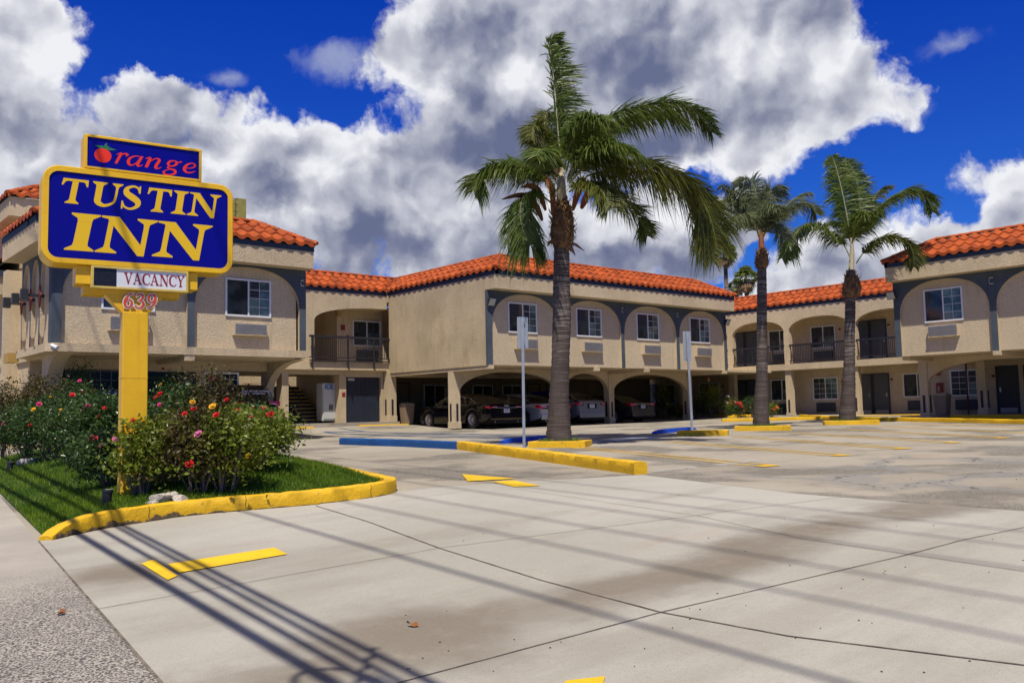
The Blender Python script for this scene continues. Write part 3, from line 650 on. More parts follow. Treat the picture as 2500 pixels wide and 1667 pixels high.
mb.quad(Fl(3.9,4.6), Fl(4.32,4.6), Fl(4.32,TOPZ), Fl(3.9,TOPZ)); mb.quad(Fl(0,5.385), Fl(ap2[0][0],ap2[0][1]), Fl(ap2[0][0],TOPZ), Fl(0,TOPZ))
link('arched_wall', mb, STUC, Lk, fix=False)
mb = MB(); mb.fbox(Fl, 0, 5.992, -.2, 7.96, 6.17, .02); link('eave_board', mb, NAVY, Lk)
tiles(Fl, -.3, 7.88, Lk, n0=.08, n1=-1.44, hr=-1, caps=(1,0))
mb = MB(); mb.fbox(Fl, -1, 2.60, -1.5, 7.96, 2.94, .12); link('balcony_slab', mb, STUC, Lk)
mb = MB(); mb.fbox(Fl, -1, 5.40, -3.9, 8.2, 5.48, -.22); link('balcony_ceiling', mb, STUC, Lk)
mb = MB(); mb.fbox(Fl, 6.2, 2.9, -4, 8.6, 5.45, -1.4); mb.fbox(Fl, 0, 2.5, -4.2, 8.0, 6.0, -4); link('room_wall', mb, STUC, Lk)
window(Fl, 7.0, 3.8, 8.5, 4.98, -1.4, Lk, sh=(2,2), grid=(0,0))
acunit(Fl, 7.2, 3.15, 8.3, 3.6, -1.4, Lk, ACD, .1)
plaque(Fl, 6.5, 4.62, -1.4, Lk, .22, .25); plaque(Fl, 6.75, 4.2, -1.4, Lk, .15, .15)
mb = MB(); mb.fbox(Fl, 6.05, 5.1, -1.3, 6.25, 5.3, -1.05); link('corridor_lamp', mb, mat('lamp_amber', (.35,.27,.12), .4), Lk)
railing(Fl, 3.98, 8.58, 2.96, 4.06, .2, Lk, posts=(4.12,5.85,7.15), st=.1)
mb = MB(); mb.box(14, 33.7, -.3, 22.3, 39, .33); mb.box(14.2,33.4,-.3,19.3,33.72,.24); link('walkway_slab', mb, LOT, Lk)
Fg = Fr((14,34.0,0), (1,0,0), (0,-1,0))
mb = MB(); mb.fbox(Fg, 2.9, .3, -.8, 3.2, 2.6, -.3); mb.fbox(Fg, 5.62, .3, -1.0, 5.95, 2.6, -.35); mb.fbox(Fg, 2.9, 2.42, -.9, 5.61, 2.62, -.34); mb.fbox(Fg, 5.96, 2.32, -.9, 8, 2.62, -.36); mb.fbox(Fg, -1, 2.58, -5, 9.0, 2.66, -1.2); mb.fbox(Fg, 7.75, .3, -1.0, 8.4, 2.6, -.35); mb.fbox(Fg, -.5,.3,-5,2.9,2.6,-4.6); mb.fbox(Fg, 2.9,.3,-6.5,8,2.6,-6.3); mb.fbox(Fg,5.7,.3,-4.5,5.9,2.6,-.9)
link('ground_floor_wall', mb, STUC, Lk)
column(21.85, 33.95, 22.3, 34.3, .3, 2.6, Lk)
mb = MB(); mb.fbox(Fg, 5.98, .33, -.55, 7.72, 2.32, -.48)
for i in range(18): mb.fbox(Fg, 5.99+i*.096, .36, -.48, 6.06+i*.096, 2.3, -.465)
o = link('gate', mb, mat('gate_navy', rough=.5, fn=varied((.02,.027,.045), .2, 3, 20)), Lk); mb = MB(); mb.fbox(Fg, 6.83, .34, -.465, 6.87, 2.31, -.455); link('gate_seam', mb, RAIL, o)
mb = MB(); mb.fbox(Fg, 6.1, 2.16, -.46, 6.42, 2.27, -.44); link('gate_sign', mb, mat('grey_sign', (.4,.4,.38)), Lk)
plaque(Fg, 5.83, 1.55, -.35, Lk, .16, .18)
st = MB(); nz = MB()
for i in range(10):
    z_ = .33+.17*(i+1); st.fbox(Fg, 4.4, .2, -1.5-.27*i-.27, 5.55, z_, -1.5-.27*i); nz.fbox(Fg, 4.41, z_-.045, -1.5-.27*i, 5.54, z_+.003, -1.5-.27*i+.03)
o = link('stair', st, mat('stair_grey', (.06,.06,.06), .8), Lk); link('stair_nosing', nz, mat('nosing_yellow', (.6,.38,.05), .6), o)
mb = MB(); mb.tube([Fg(4.38,.33,-1.4), Fg(4.38,1.25,-1.4), Fg(4.38,3.3,-4.6)], .02, 6); link('stair_rail', mb, RAIL, Lk)
skerb('yellow kerb in front of the stair link, left stretch by the bush', [(14.8,33.3),(17.8,33.35)], .13, .2, z=.08)
skerb('yellow kerb in front of the dark double gate', [(20.0,33.4),(22.5,33.4)], .12, .2, z=.10)
# ice machine and bins
im = thing('ice_machine', 'tall white ice machine with blue ICE lettering by the stair', 'ice machine', (19.42,34.9,.33))
mb = MB(); mb.box(19.02,34.75,.42,19.82,35.3,2.06); link('cabinet', mb, mat('white_enamel', rough=.35, fn=varied((.50,.52,.50), .1, 2, 20, .05, .002)), im, bev=.02)
mb = MB(); mb.box(19.06,34.72,.5,19.78,34.75,1.78); link('door', mb, mat('white_enamel'), im, bev=.008)
mb = MB(); mb.box(19.32,34.69,.88,19.5,34.72,1.12); link('dispenser', mb, mat('dull_grey', (.12,.12,.11)), im)
mb = MB(); mb.box(19.69,34.67,1.25,19.74,34.72,1.45); link('handle', mb, RAIL, im)
mb = MB()
for x in (19.08,19.7): mb.box(x,34.8,.33,x+.06,34.86,.43)
link('leg', mb, RAIL, im)
def bin_(x, y, z, lab, w_=.5, h=.95):
    r = thing('trash_bin', lab, 'bin', (x,y,z), 'tan bins under the walkways')
    mb = MB(); rows = [[(x-a,y-a,z+q),(x+a,y-a,z+q),(x+a,y+a,z+q),(x-a,y+a,z+q)] for a, q in ((w_*.40,.01),(w_*.5,h*.86))]
    mb.grid(rows, True); mb.f.append((0,1,2,3)); mb.f.append((4,5,6,7)); link('body', mb, mat('bin_tan', rough=.6, fn=varied((.26,.20,.14), .15)), r, bev=.015)
    mb = MB(); rows = [[(x-a,y-a,z+q),(x+a,y-a,z+q),(x+a,y+a,z+q),(x-a,y+a,z+q)] for a, q in ((w_*.53,h*.86),(w_*.54,h*.91),(w_*.40,h))]
    mb.grid(rows, True); mb.f.append((8,9,10,11)); link('lid', mb, mat('bin_lid', rough=.6, fn=varied((.34,.27,.2), .12)), r, bev=.01)
bin_(22.75, 33.8, .2, 'tan bin with a sloped lid beside the column next to the black car')
# ------------------------------------------------------------------ far wing
XW = 42.99
Wg = thing('motel_building', 'far two storey wing with open arched walkways between the middle and farthest palms', 'building', (44,26,0), 'wings of the motel round the lot')
Fw = Fr((XW,30.95,0), (0,-1,0), (-1,0,0)); Fi = Fr((XW+1.6,30.95,0), (0,-1,0), (-1,0,0))
piers = [(-7.6,-7.3),(-3.85,-3.5),(.05,.44),(3.75,4.1),(7.6,7.95),(11.45,11.8),(15.2,15.5)]
mb = MB()
for (a0, a1), (b0, b1) in zip(piers[:-1], piers[1:]):
    ap_ = arch_pts(a1-.03, b0+.03, 4.62, 5.385, 2.3, 26)
    for (a, q0), (b, q1) in zip(ap_[:-1], ap_[1:]): mb.quad(Fw(a,q0), Fw(b,q1), Fw(b,5.99), Fw(a,5.99)); mb.quad(Fw(a,q0), Fw(b,q1), Fw(b,q1,-.25), Fw(a,q0,-.25))
for a, b in piers: mb.quad(Fw(a+.03,4.6), Fw(b-.03,4.6), Fw(b-.03,5.99), Fw(a+.03,5.99))
link('arched_wall', mb, STUC, Wg, fix=False)
for a, b in piers:
    mb = MB(); mb.fbox(Fw, a, 0, -.3, b, 4.64, .001); mb.fbox(Fw, a-.02, 0, -.32, b+.02, .3, .02); o = link('pier', mb, STUC, Wg)
    q = MB(); q.fbox(Fw, (a+b)/2-.05, .33, .001, (a+b)/2+.05, 1.0, .025); q.fbox(Fw, a-.02, .33, -.2, a, 1.0, -.1); link('bumper_guard', q, RAIL, o)
mb = MB(); mb.fbox(Fw, -7.6, 5.992, -.2, 15.5, 6.17, .02); link('eave_board', mb, NAVY, Wg)
tiles(Fw, -7.6, 15.5, Wg, n0=.08, n1=-1.44)
mb = MB(); mb.fbox(Fw, -7.6, 2.60, -1.7, 15.5, 2.93, .1); link('balcony_slab', mb, STUC, Wg)
mb = MB(); mb.fbox(Fw, -7.6, 5.40, -1.65, 15.5, 5.5, -.25); link('balcony_ceiling', mb, STUC, Wg)
mb = MB(); mb.fbox(Fi, -7.6, -.1, -4, 15.4, 6.0, -.08); link('wall', mb, STUC, Wg)
mb = MB(); mb.fbox(Fw, -7.6, -.3, -1.7, 15.4, .12, .5); link('walkway_slab', mb, LOT, Wg)
skerb('long yellow kerb along the ground floor walkway of the far wing', [(42.4,30.0),(42.4,15.9)], .14, .2, z=0)
for a, b in piers[:-1]: 
    i = piers.index((a,b)); 
    if i >= 1: railing(Fw, b-.02, piers[i+1][0]+.02, 2.93, 3.98, .0, Wg, posts=(b+1.3,b+2.6), st=.095)
for k in range(-1, 4):
    s0 = -.02+k*7.72
    for z_, up in ((0,0), (2.78,1)):
        base = .12 if not up else 2.93
        for a in (s0-.75, s0+.18): door(Fi, a, a+.8, base, base+2.07, -.02, Wg, DOOR, True, 1)
        window(Fi, s0+1.75, base+.85, s0+3.2, base+2.06, -.08, Wg, sh=(2,2) if not up else (1,2), grid=(0,0))
        window(Fi, s0+4.42, base+.85, s0+5.9, base+2.06, -.08, Wg, sh=(0,0) if not up else (2,2), grid=(1,1) if not up else (0,0))
        acunit(Fi, s0+1.95, base+.22, s0+3.0, base+.68, -.08, Wg, ACD, .08); acunit(Fi, s0+4.6, base+.22, s0+5.7, base+.68, -.08, Wg, ACD, .08)
        plaque(Fi, s0+1.15, base+1.8, -.08, Wg); plaque(Fi, s0+6.15, base+1.8, -.08, Wg)
# ------------------------------------------------------------------ right wing
R = thing('motel_building', 'nearest right hand wing with arched window bays jutting over a walkway', 'building', (36,14,0), 'wings of the motel round the lot')
XR, XRF, YR = 34.59, 34.05, 16.87
Fr_ = Fr((XR,YR,0), (0,-1,0), (-1,0,0))
upper_front(Fr_, [(0,.24),(3.6,3.84),(7.25,7.5),(10.9,11.15),(14.6,14.85)], R)
for s_ in (1.17,4.85,8.5,12.2): window(Fr_, s_, 3.74, s_+1.46, 5.02, -.10, R, sh=(0,0), grid=(0,1), gm=(GLASS, GLASSG))
for s_ in (1.33,5.0,8.7,12.4): acunit(Fr_, s_, 3.17, s_+1.1, 3.6, -.10, R)
eaves(Fr_, 0, 14.85, R, back=-.10); tiles(Fr_, -.08, 14.9, R, hl=1, hr=1)
mb = MB(); mb.box(XR+.12, YR-.2, 2.5, 44.6, YR, 5.989); mb.box(XRF+.545,YR-.2,5.443,XR+.13,YR-.003,5.986); mb.box(XR+.3, 1.9, 2.5, 44.6, YR-.2, 2.62); mb.box(XR+.2, 2.0, 2.6, 44.6, 2.2, 5.98); link('wall', mb, STUC, R)
mb = MB(); mb.box(XRF-.02, YR-.1, 5.992, 44.5, YR+.018, 6.172); link('side_eave_board', mb, NAVY, R)
mb = MB(); mb.box(35.5, 3.4, 6.0, 44.3, 15.4, 6.95); link('roof_deck', mb, STUC, R)
Fq = Fr((44.5,YR,0), (-1,0,0), (0,1,0)); tiles(Fq, 0, 44.5-XRF+.08, R, n0=.08, n1=-1.44, hr=1, caps=(0,0))
mb = MB(); mb.box(XR+.3, YR-.4, 2.36, 41, YR-.1, 2.497); mb.box(XR+.002, 13.0, 2.34, 41, 13.26, 2.498); mb.box(36.9,2,2.3,37.15,YR-.4,2.496); link('ceiling_beams', mb, STUC, R)
for y in (16.75, 9.3, 4.5): column(36.89, y, 37.25, y+.34, -.05, 2.5, R)
Fra = Fr((36.95,16.75,0), (0,-1,0), (-1,0,0)); arcrow(Fra, [(0,7.1),(7.45,11.9)], R, 1.45, 2.36, 2.44, .24)
column(38.6, 15.15, 38.95, 15.5, .1, 2.5, R)
mb = MB(); mb.box(40.6, 3, .0, 40.8, 18.3, 2.5); mb.box(40.6,18.3,0,44.6,18.5,2.6); link('ground_floor_wall', mb, STUC, R)
mb = MB(); mb.box(38.2, 2, -.3, 44, 18.6, .12); link('walkway_slab', mb, LOT, R)
Frb = Fr((40.6,18.2,0), (0,-1,0), (-1,0,0))
window(Frb, .8, .93, 2.3, 2.08, .02, R, sh=(2,2), grid=(1,1)); acunit(Frb, 1.0, .35, 2.1, .78, .02, R, ACD, .12)
door(Frb, 2.75, 3.55, .14, 2.12, .04, R, DOORD, True, -1); door(Frb, 3.85, 4.65, .14, 2.12, .04, R, DOORD, True, 1); plaque(Frb, 2.6, 1.75, .02, R)
window(Frb, 5.6, .93, 7.1, 2.08, .02, R, sh=(2,2))
mb = MB(); mb.fbox(Frb, .2, 1.05, .02, .46, 1.55, .12); o = link('extinguisher_box', mb, mat('red_box', (.25,.012,.015), .35), R)
q = MB(); q.lathe([(.0,-.14),(.05,-.13),(.05,.07),(.02,.12),(0,.13)], Frb(.33,1.28,.13), 10); link('extinguisher', q, mat('pale_label', (.35,.3,.3), .4), o)
mb = MB(); mb.lathe([(0,-.05),(.15,-.05),(.15,-.01),(.06,0)], Frb(.28,2.02,.08), 18, 'x'); o = link('alarm_bell', mb, mat('red_bell', (.30,.015,.012), .35), R, smooth=2); q = MB(); q.lathe([(0,-.055),(.035,-.054)], Frb(.28,2.02,.07), 10, 'x'); link('bell_hub', q, METAL, o)
flood(Fr_, -.02, 4.92, .1, R); bracket(Fr_, 3.72, 5.06, 0, R, .2); bracket(Fr_, 7.37, 5.06, 0, R, .2)
mb = MB(); mb.tube([(39.6,16.3,.12),(39.6,16.3,2.5)], .04, 8); link('drain_pipe', mb, mat('rust_pipe', (.10,.03,.02), .6), R)
skerb('shaded yellow kerb edging the walkway below the right wing', [(38.1,16.4),(38.1,2)], .13, .18, z=0)
bin_(39.2, 17.2, .12, 'tan bin beside the arched column below the right wing', .55, .95)
# ------------------------------------------------------------------ sign side wing
Lw = thing('motel_building', 'street corner wing with arched bays and a pale ledge, partly hidden by the motel sign', 'building', (10,27,0), 'wings of the motel round the lot')
YLW, XL = 26.66, 6.38
FL = Fr((XL,YLW,0), (1,0,0), (0,-1,0))
upper_front(FL, [(0,.2),(3.68,3.91),(7.38,7.62)], Lw, z0=2.74, rec=.12)
window(FL, 1.25, 3.79, 2.75, 5.0, -.12, Lw, sh=(0,1), grid=(0,1)); window(FL, 4.9, 3.8, 6.42, 5.0, -.12, Lw, sh=(0,1), grid=(0,1))
acunit(FL, 1.45, 3.2, 2.55, 3.6, -.12, Lw); acunit(FL, 5.15, 3.22, 6.22, 3.58, -.12, Lw)
eaves(FL, -.61, 7.64, Lw, nf=.49, back=-.2); tiles(FL, -.69, 7.72, Lw, n0=.57, n1=-.95, hl=1, hr=1)
mb = MB(); mb.prism([(XL,YLW-.12,2.54),(14.0,YLW-.12,2.54),(14.0,YLW+.2,2.54),(XL+.2,YLW+.2,2.54),(XL+.2,30.2,2.54),(XL-.18,30.2,2.54),(XL-.18,YLW+.12,2.54)], (0,0,.23)); link('ledge', mb, STUC, Lw)
FLs = Fr((XL-.06,30.2,0), (0,-1,0), (-1,0,0))
upper_front(FLs, [(0,.1),(1.05,1.2),(2.1,2.25),(3.2,3.54)], Lw, z0=2.74, zs=4.4, zt=5.33, ztop=5.44, rec=.1)
mb = MB(); mb.box(5.77, YLW+.202, 5.441, XL+.1, 30.2, 5.99); link('street_fascia', mb, STUC, Lw)
mb = MB(); mb.box(5.748, YLW+.302, 5.993, XL+.1, 30.22, 6.168); link('street_eave_board', mb, NAVY, Lw)
FLt = Fr((5.77,30.2,0), (0,-1,0), (-1,0,0)); tiles(FLt, 0, 4.1, Lw, n0=.08, n1=-1.44, hr=1, caps=(0,0))
mb = MB(); mb.box(7.3, 27.7, 6.0, 12.6, 34, 6.95); link('roof_deck', mb, STUC, Lw)
mb = MB(); mb.box(13.7,YLW+.12,2.54,14.0,36,5.99); mb.box(XL+.1,30.2,2.54,14.0,30.5,5.99); mb.box(XL+.2,YLW+.2,2.5,13.9,36,2.62); mb.box(13.6,YLW-.4,5.45,14.0,34,5.98); link('wall', mb, STUC, Lw)
mb = MB(); mb.box(XL+.3,28.98,-.3,11.95,29.15,2.5); mb.box(11.95,28.98,1.9,12.4,29.15,2.5); link('office_wall', mb, STUC, Lw)
FO = Fr((XL,28.98,0), (1,0,0), (0,-1,0))
mb = MB(); mb.fbox(FO,.5,2.2,.0,7.3,2.52,.12); link('header_beam', mb, STUC, Lw)
mb = MB(); mb.fbox(FO,.75,.3,.02,2.75,2.16,.04); o = link('office_window', mb, BLACKG, Lw); q = MB()
for s_ in (.9,1.25,1.57,1.88,2.2,2.45,2.75): q.fbox(FO, s_-.012, .5, .04, s_+.012, 2.16, .055)
for z_ in (2.13,1.86,1.58,1.3): q.fbox(FO, .9, z_-.01, .041, 2.75, z_+.01, .054)
link('muntin', q, SLAT, o)
mb = MB(); mb.fbox(FO,3.3,.2,.02,4.85,2.14,.04); o = link('office_door', mb, BLACKG, Lw)
mb = MB(); mb.fbox(FO,4.44,1.45,.06,4.72,2.0,.075); q = link('accessible_sign', mb, mat('sign_blue', (.02,.05,.14), .5), Lw); mb = MB()
WS = mat('sign_white', (.6,.62,.65), .5)
def spt(s_, z_): return FO(4.58+s_, 1.82+z_, .08)
mb.tube([spt(-.01,.1), spt(-.005,.0), spt(.04,.0), spt(.065,-.06)], .009, 5); mb.tube([spt(.055*cos(a*.4+2.0)-.01, -.025+.055*sin(a*.4+2.0)) for a in range(12)], .007, 5)
mb.lathe([(0,0),(.016,0)], spt(-.012,.125), 8, 'y')
for z_, w_ in ((-.14,.09),(-.19,.1),(-.28,.09)): mb.fbox(FO, 4.58-w_, 1.82+z_, .077, 4.58+w_, 1.82+z_+.02, .08)
link('sign_symbol', mb, WS, q)
window(FO, 5.1, 1.3, 6.3, 2.15, .02, Lw, sh=(0,0), grid=(1,1), gm=(BLACKG, BLACKG))
mb = MB(); mb.fbox(FO, 1.5,1.45,.06,2.5,1.52,.08); link('neon_sign', mb, mat('neon_blue', (.02,.02,.5), .5), Lw); mb = MB(); mb.fbox(FO, 1.35,1.42,.06,1.75,1.6,.082); link('neon_sign_red', mb, mat('neon_red', (.5,.05,.01), .5), Lw)
def bracketarch(x0, x1, yc, yf, par, z0=-.1, z1=2.54):
    # column whose front edge curves out to carry the overhang
    pr = []; 
    for i in range(11): t = i/10; pr.append((yc-(yc-yf)*(1-sqrt(max(0,1-t*t))), 1.35+(z1-1.35)*t))
    pts = [(yc, z0)] + pr + [(yc+.35, z1), (yc+.35, z0)]
    mb = MB(); mb.prism([(x0,a,b) for a, b in pts], (x1-x0,0,0)); return link('bracket_column', mb, STUC, par)
bracketarch(6.55, 6.95, 28.2, 26.7, Lw); o = bracketarch(13.72, 14.0, 29.1, 26.7, Lw, 0, 2.5)
mb = MB(); mb.box(13.80,28.78,.4,13.93,28.81,1.15); link('bumper_guard', mb, RAIL, o)
mb = MB(); mb.box(9.95,YLW-.1,2.36,10.25,28.9,2.54); link('beam_end', mb, STUC, Lw)
bracket(FL, 7.47, 5.0, 0, Lw, .16)
DIA = mat('diamond_red', (.17,.03,.026), .7)
for i, (s_, z_) in enumerate(((2.72,4.15),(1.65,4.15),(.55,4.15))):
    mb = MB(); mb.prism([FLs(s_,z_-.33,.10), FLs(s_+.12,z_,.10), FLs(s_,z_+.33,.10), FLs(s_-.12,z_,.10)], (-.04,0,0)); link('red_diamond', mb, DIA, Lw)
    mb = MB(); mb.fbox(FLs, s_-.03, z_-.04, .0, s_+.03, z_+.04, .42); mb.fbox(FLs, s_-.09, z_-.14, .42, s_+.09, z_+.16, .60); link('box_lamp', mb, FLOODB, Lw)
mb = MB(); mb.tube([(6.33,26.72,2.65),(6.33,26.72,5.4)], .02, 6); link('conduit', mb, BLUE, Lw)
mb = MB(); mb.tube([(6.33,26.62,2.70),(6.42,26.38,2.62)], .05, 10); o = link('security_camera', mb, WHITE, Lw)
# upper tower and further street bays
T_ = thing('motel_building', 'raised stucco roof tower above the left edge, behind the motel sign', 'building', (9,36,0), 'wings of the motel round the lot')
mb = MB(); mb.box(7.2,34.3,6,11,42,7.9); link('wall', mb, STUC, T_)
FT = Fr((6.67,34.0,0), (1,0,0), (0,-1,0)); mb = MB(); mb.box(6.67,34.0,7.70,11.3,44,8.36); link('fascia', mb, STUC, T_)
tiles(FT, -.08, 4.6, T_, n0=.1, z0=8.40, n1=-1.1, z1=9.05, hl=1, courses=3); FT2 = Fr((6.67,44,0), (0,-1,0), (-1,0,0)); tiles(FT2, 0, 10.08, T_, n0=.1, z0=8.40, n1=-1.1, z1=9.05, hr=1, courses=3, caps=(0,0))
S_ = thing('motel_building', 'farther street side bay with a red tiled eave at the left edge of the view', 'building', (7.2,33,0), 'wings of the motel round the lot')
mb = MB(); mb.box(6.65,30.5,-.3,7.5,46,5.5); mb.box(6.25,32.0,-.3,6.65,32.5,5.5); mb.box(5.9,33.5,4.9,6.65,46,5.5); link('wall', mb, STUC, S_)
FS = Fr((5.9,46,0), (0,-1,0), (-1,0,0)); tiles(FS, 0, 12.5, S_, n0=.08, z0=5.7, n1=-1.3, z1=6.5, hr=1, caps=(0,0))
mb = MB(); mb.box(5.88,33.4,5.5,6.65,46,5.69); link('eave_board', mb, NAVY, S_)
a_ = hit(19,884,1,30.3); b_ = hit(46,862,1,30.3); mb = MB(); mb.box(a_.x,30.3,a_.z,b_.x,30.9,b_.z); o = link('wall_box', mb, mat('ochre', (.42,.27,.07), .7), S_)
ru = thing('rooftop_unit', 'olive yellow caged box on the roof just right of the motel sign', 'rooftop unit', (13.2,30,6.95))
mb = MB(); mb.box(13.02,29.9,7.45,13.36,30.3,8.4); link('cabinet', mb, mat('olive_box', rough=.6, fn=varied((.30,.28,.07), .2, 4, 30)), ru, bev=.01)
mb = MB()
for z_ in (7.4,7.65,7.9,8.15,8.35): mb.tube([(12.75,29.9,z_),(13.03,29.9,z_),(13.03,30.3,z_)], .012, 5)
for x in (12.75,12.85,12.95): mb.tube([(x,29.9,6.9),(x,29.9,8.35)], .012, 5)
mb.tube([(13.1,30,6.9),(13.1,30,7.5)], .03, 6); mb.tube([(13.3,30.2,6.9),(13.3,30.2,7.5)], .03, 6); link('cage', mb, FLOODB, ru)
# ------------------------------------------------------------------ lettering drawn as polygons and strokes
def stroke(pts, w_, n=7):
    P_ = catmull([Vector((p[0], p[1], 0)) for p in pts], n); ws = catmull([Vector((x, 0, 0)) for x in w_], n); L_ = []; R_ = []
    for i, p in enumerate(P_):
        t = (P_[min(i+1, len(P_)-1)]-P_[max(i-1, 0)]).normalized(); q = Vector((-t.y, t.x, 0))*ws[i].x/2; L_.append(p+q); R_.append(p-q)
    return [('s', [(a.x, a.y) for a in L_], [(a.x, a.y) for a in R_])]
def P(*pts): return [('p', list(pts))]
def serif(x, y, w_, t=.055, k=.05, up=True, l=True, r=True):
    s = 1 if up else -1
    return P((x-w_/2-(k*1.6 if l else 0), y), (x+w_/2+(k*1.6 if r else 0), y), (x+w_/2+(k*1.6 if r else 0), y+s*t*.7), (x+w_/2+.01, y+s*(t+k)), (x+w_/2, y+s*(t+k*2)), (x-w_/2, y+s*(t+k*2)), (x-w_/2-.01, y+s*(t+k)), (x-w_/2-(k*1.6 if l else 0), y+s*t*.7))
def glyph(ch, tk=.2, th=.09):
    if ch == 'I': return .46, P((.23-tk/2,.05),(.23+tk/2,.05),(.23+tk/2,.95),(.23-tk/2,.95))+serif(.23,0,tk,k=.08)+serif(.23,1,tk,k=.08,up=False)
    if ch == 'T': return .9, P((.45-tk/2,.05),(.45+tk/2,.05),(.45+tk/2,.9),(.45-tk/2,.9))+serif(.45,0,tk,k=.08)+P((.02,1),(.88,1),(.9,.72),(.85,.72),(.79,.86),(.72,.9),(.18,.9),(.11,.86),(.05,.72),(0,.72))
    if ch == 'U': return .95, P((.14,.97),(.14+tk,.97),(.14+tk,.4),(.14,.4))+serif(.14+tk/2,1,tk,up=False,k=.08)+stroke([(.14+tk/2,.42),(.16+tk/2,.18),(.48,.06),(.74,.2),(.79,.42),(.80,.7),(.80,.96)],[tk,tk*.95,tk*.6,th,th*.9,th*.9,th*.9])+serif(.80,1,th,up=False,k=.08)
    if ch == 'S': return .68, stroke([(.56,.73),(.50,.90),(.34,.965),(.15,.85),(.17,.66),(.36,.51),(.54,.36),(.56,.17),(.36,.03),(.16,.1),(.08,.27)],[.05,.07,.09,.14,tk,tk*1.15,tk,.14,.09,.07,.05])+P((.53,1),(.58,1),(.60,.69),(.55,.69))+P((.04,.33),(.09,.33),(.11,0),(.06,0))
    if ch == 'N': return 1.1, P((.16,.05),(.16+th,.05),(.16+th,.92),(.16,.92))+serif(.16+th/2,0,th,k=.09)+P((.02,1),(.02,.95),(.14,.92),(.80,-.03),(.92,-.03),(.92,.12),(.34,1))+P((.92-th,.1),(.92,-.03),(.92,.95),(.92-th,.95))+serif(.92-th/2,1,th,up=False,k=.09)
    if ch == 'V': return .85, P((.08,.97),(.08+tk,.97),(.50,.25),(.46,-.02),(.40,-.02))+P((.40,-.02),(.48,-.02),(.78,.96),(.70,.96))+serif(.17,1,tk,up=False,k=.06)+serif(.74,1,th,up=False,k=.07)
    if ch == 'A': return .85, P((.36,1.02),(.46,1.02),(.80,.04),(.80-tk*1.1,.04),(.36,.78))+P((.36,1.02),(.42,.9),(.15,.04),(.08,.04))+P((.2,.33),(.66,.33),(.66,.40),(.2,.40))+serif(.12,0,th,k=.07)+serif(.72,0,tk,k=.06)
    if ch == 'C': return .8, stroke([(.70,.72),(.62,.9),(.45,.96),(.2,.84),(.12,.5),(.2,.17),(.46,.04),(.62,.1),(.72,.27)],[.05,.08,.09,.15,tk,.15,.09,.07,.04])+P((.68,1),(.73,1),(.74,.68),(.69,.68))
    if ch == 'Y': return .8, P((.05,.97),(.05+tk,.97),(.48,.5),(.48-tk*.9,.38))+P((.34,.45),(.44,.45),(.74,.96),(.66,.96))+P((.40-tk/2,.05),(.40+tk/2,.05),(.40+tk/2,.5),(.40-tk/2,.5))+serif(.40,0,tk,k=.06)+serif(.13,1,tk,up=False,k=.05)+serif(.70,1,th,up=False,k=.06)
    if ch == 'r': return .8, stroke([(.02,.8),(.18,.95),(.27,.86),(.17,.03)],[.05,.08,.19,.19])+stroke([(.22,.6),(.38,.88),(.55,.97),(.72,.9),(.66,.74)],[.06,.1,.12,.17,.05])
    if ch == 'a': return 1.0, stroke([(.68,.94),(.4,.95),(.12,.68),(.08,.3),(.24,.04),(.5,.22),(.68,.7)],[.05,.10,.16,.19,.14,.08,.07])+stroke([(.80,1),(.70,.55),(.64,.2),(.74,.04),(.95,.22)],[.17,.18,.17,.12,.04])
    if ch == 'n': return 1.05, stroke([(.0,.82),(.14,.96),(.24,.88),(.14,.02)],[.05,.08,.18,.18])+stroke([(.2,.5),(.45,.86),(.66,.98),(.78,.82),(.68,.35),(.68,.06),(.82,.05),(.98,.22)],[.06,.08,.11,.17,.18,.15,.10,.04])
    if ch == 'g': return 1.0, stroke([(.5,.98),(.25,.88),(.17,.62),(.3,.45),(.52,.5),(.68,.72),(.62,.93),(.5,.98)],[.10,.15,.17,.10,.14,.17,.12,.10])+stroke([(.64,.88),(.8,.9),(.98,.98)],[.08,.09,.12])+stroke([(.3,.45),(.18,.3),(.36,.18),(.66,.1),(.7,-.18),(.4,-.38),(.1,-.36),(.0,-.15),(.14,.02),(.34,.14)],[.08,.09,.14,.17,.16,.13,.13,.12,.07,.06])
    if ch == 'e': return .85, stroke([(.12,.42),(.45,.48),(.68,.7),(.6,.93),(.42,.95),(.18,.72),(.08,.35),(.2,.06),(.48,.04),(.75,.25)],[.06,.08,.12,.12,.10,.16,.19,.15,.11,.04])
    if ch == '6': return .62, stroke([(.56,.95),(.34,.86),(.15,.6),(.11,.32),(.2,.08),(.38,.05),(.52,.2),(.52,.42),(.36,.56),(.18,.42)],[.05,.10,.16,.18,.13,.09,.15,.14,.08,.06])
    if ch == '9': return .62, [(k_[0],)+tuple([(.62-x, 1-y) for x, y in q] for q in k_[1:]) for k_ in glyph('6')[1]]
    if ch == '3': return .6, stroke([(.08,.8),(.2,.95),(.4,.9),(.44,.7),(.3,.55),(.2,.52)],[.06,.09,.13,.15,.09,.05])+stroke([(.22,.52),(.44,.46),(.53,.25),(.38,.04),(.16,.03),(.05,.14)],[.05,.12,.17,.12,.08,.13])
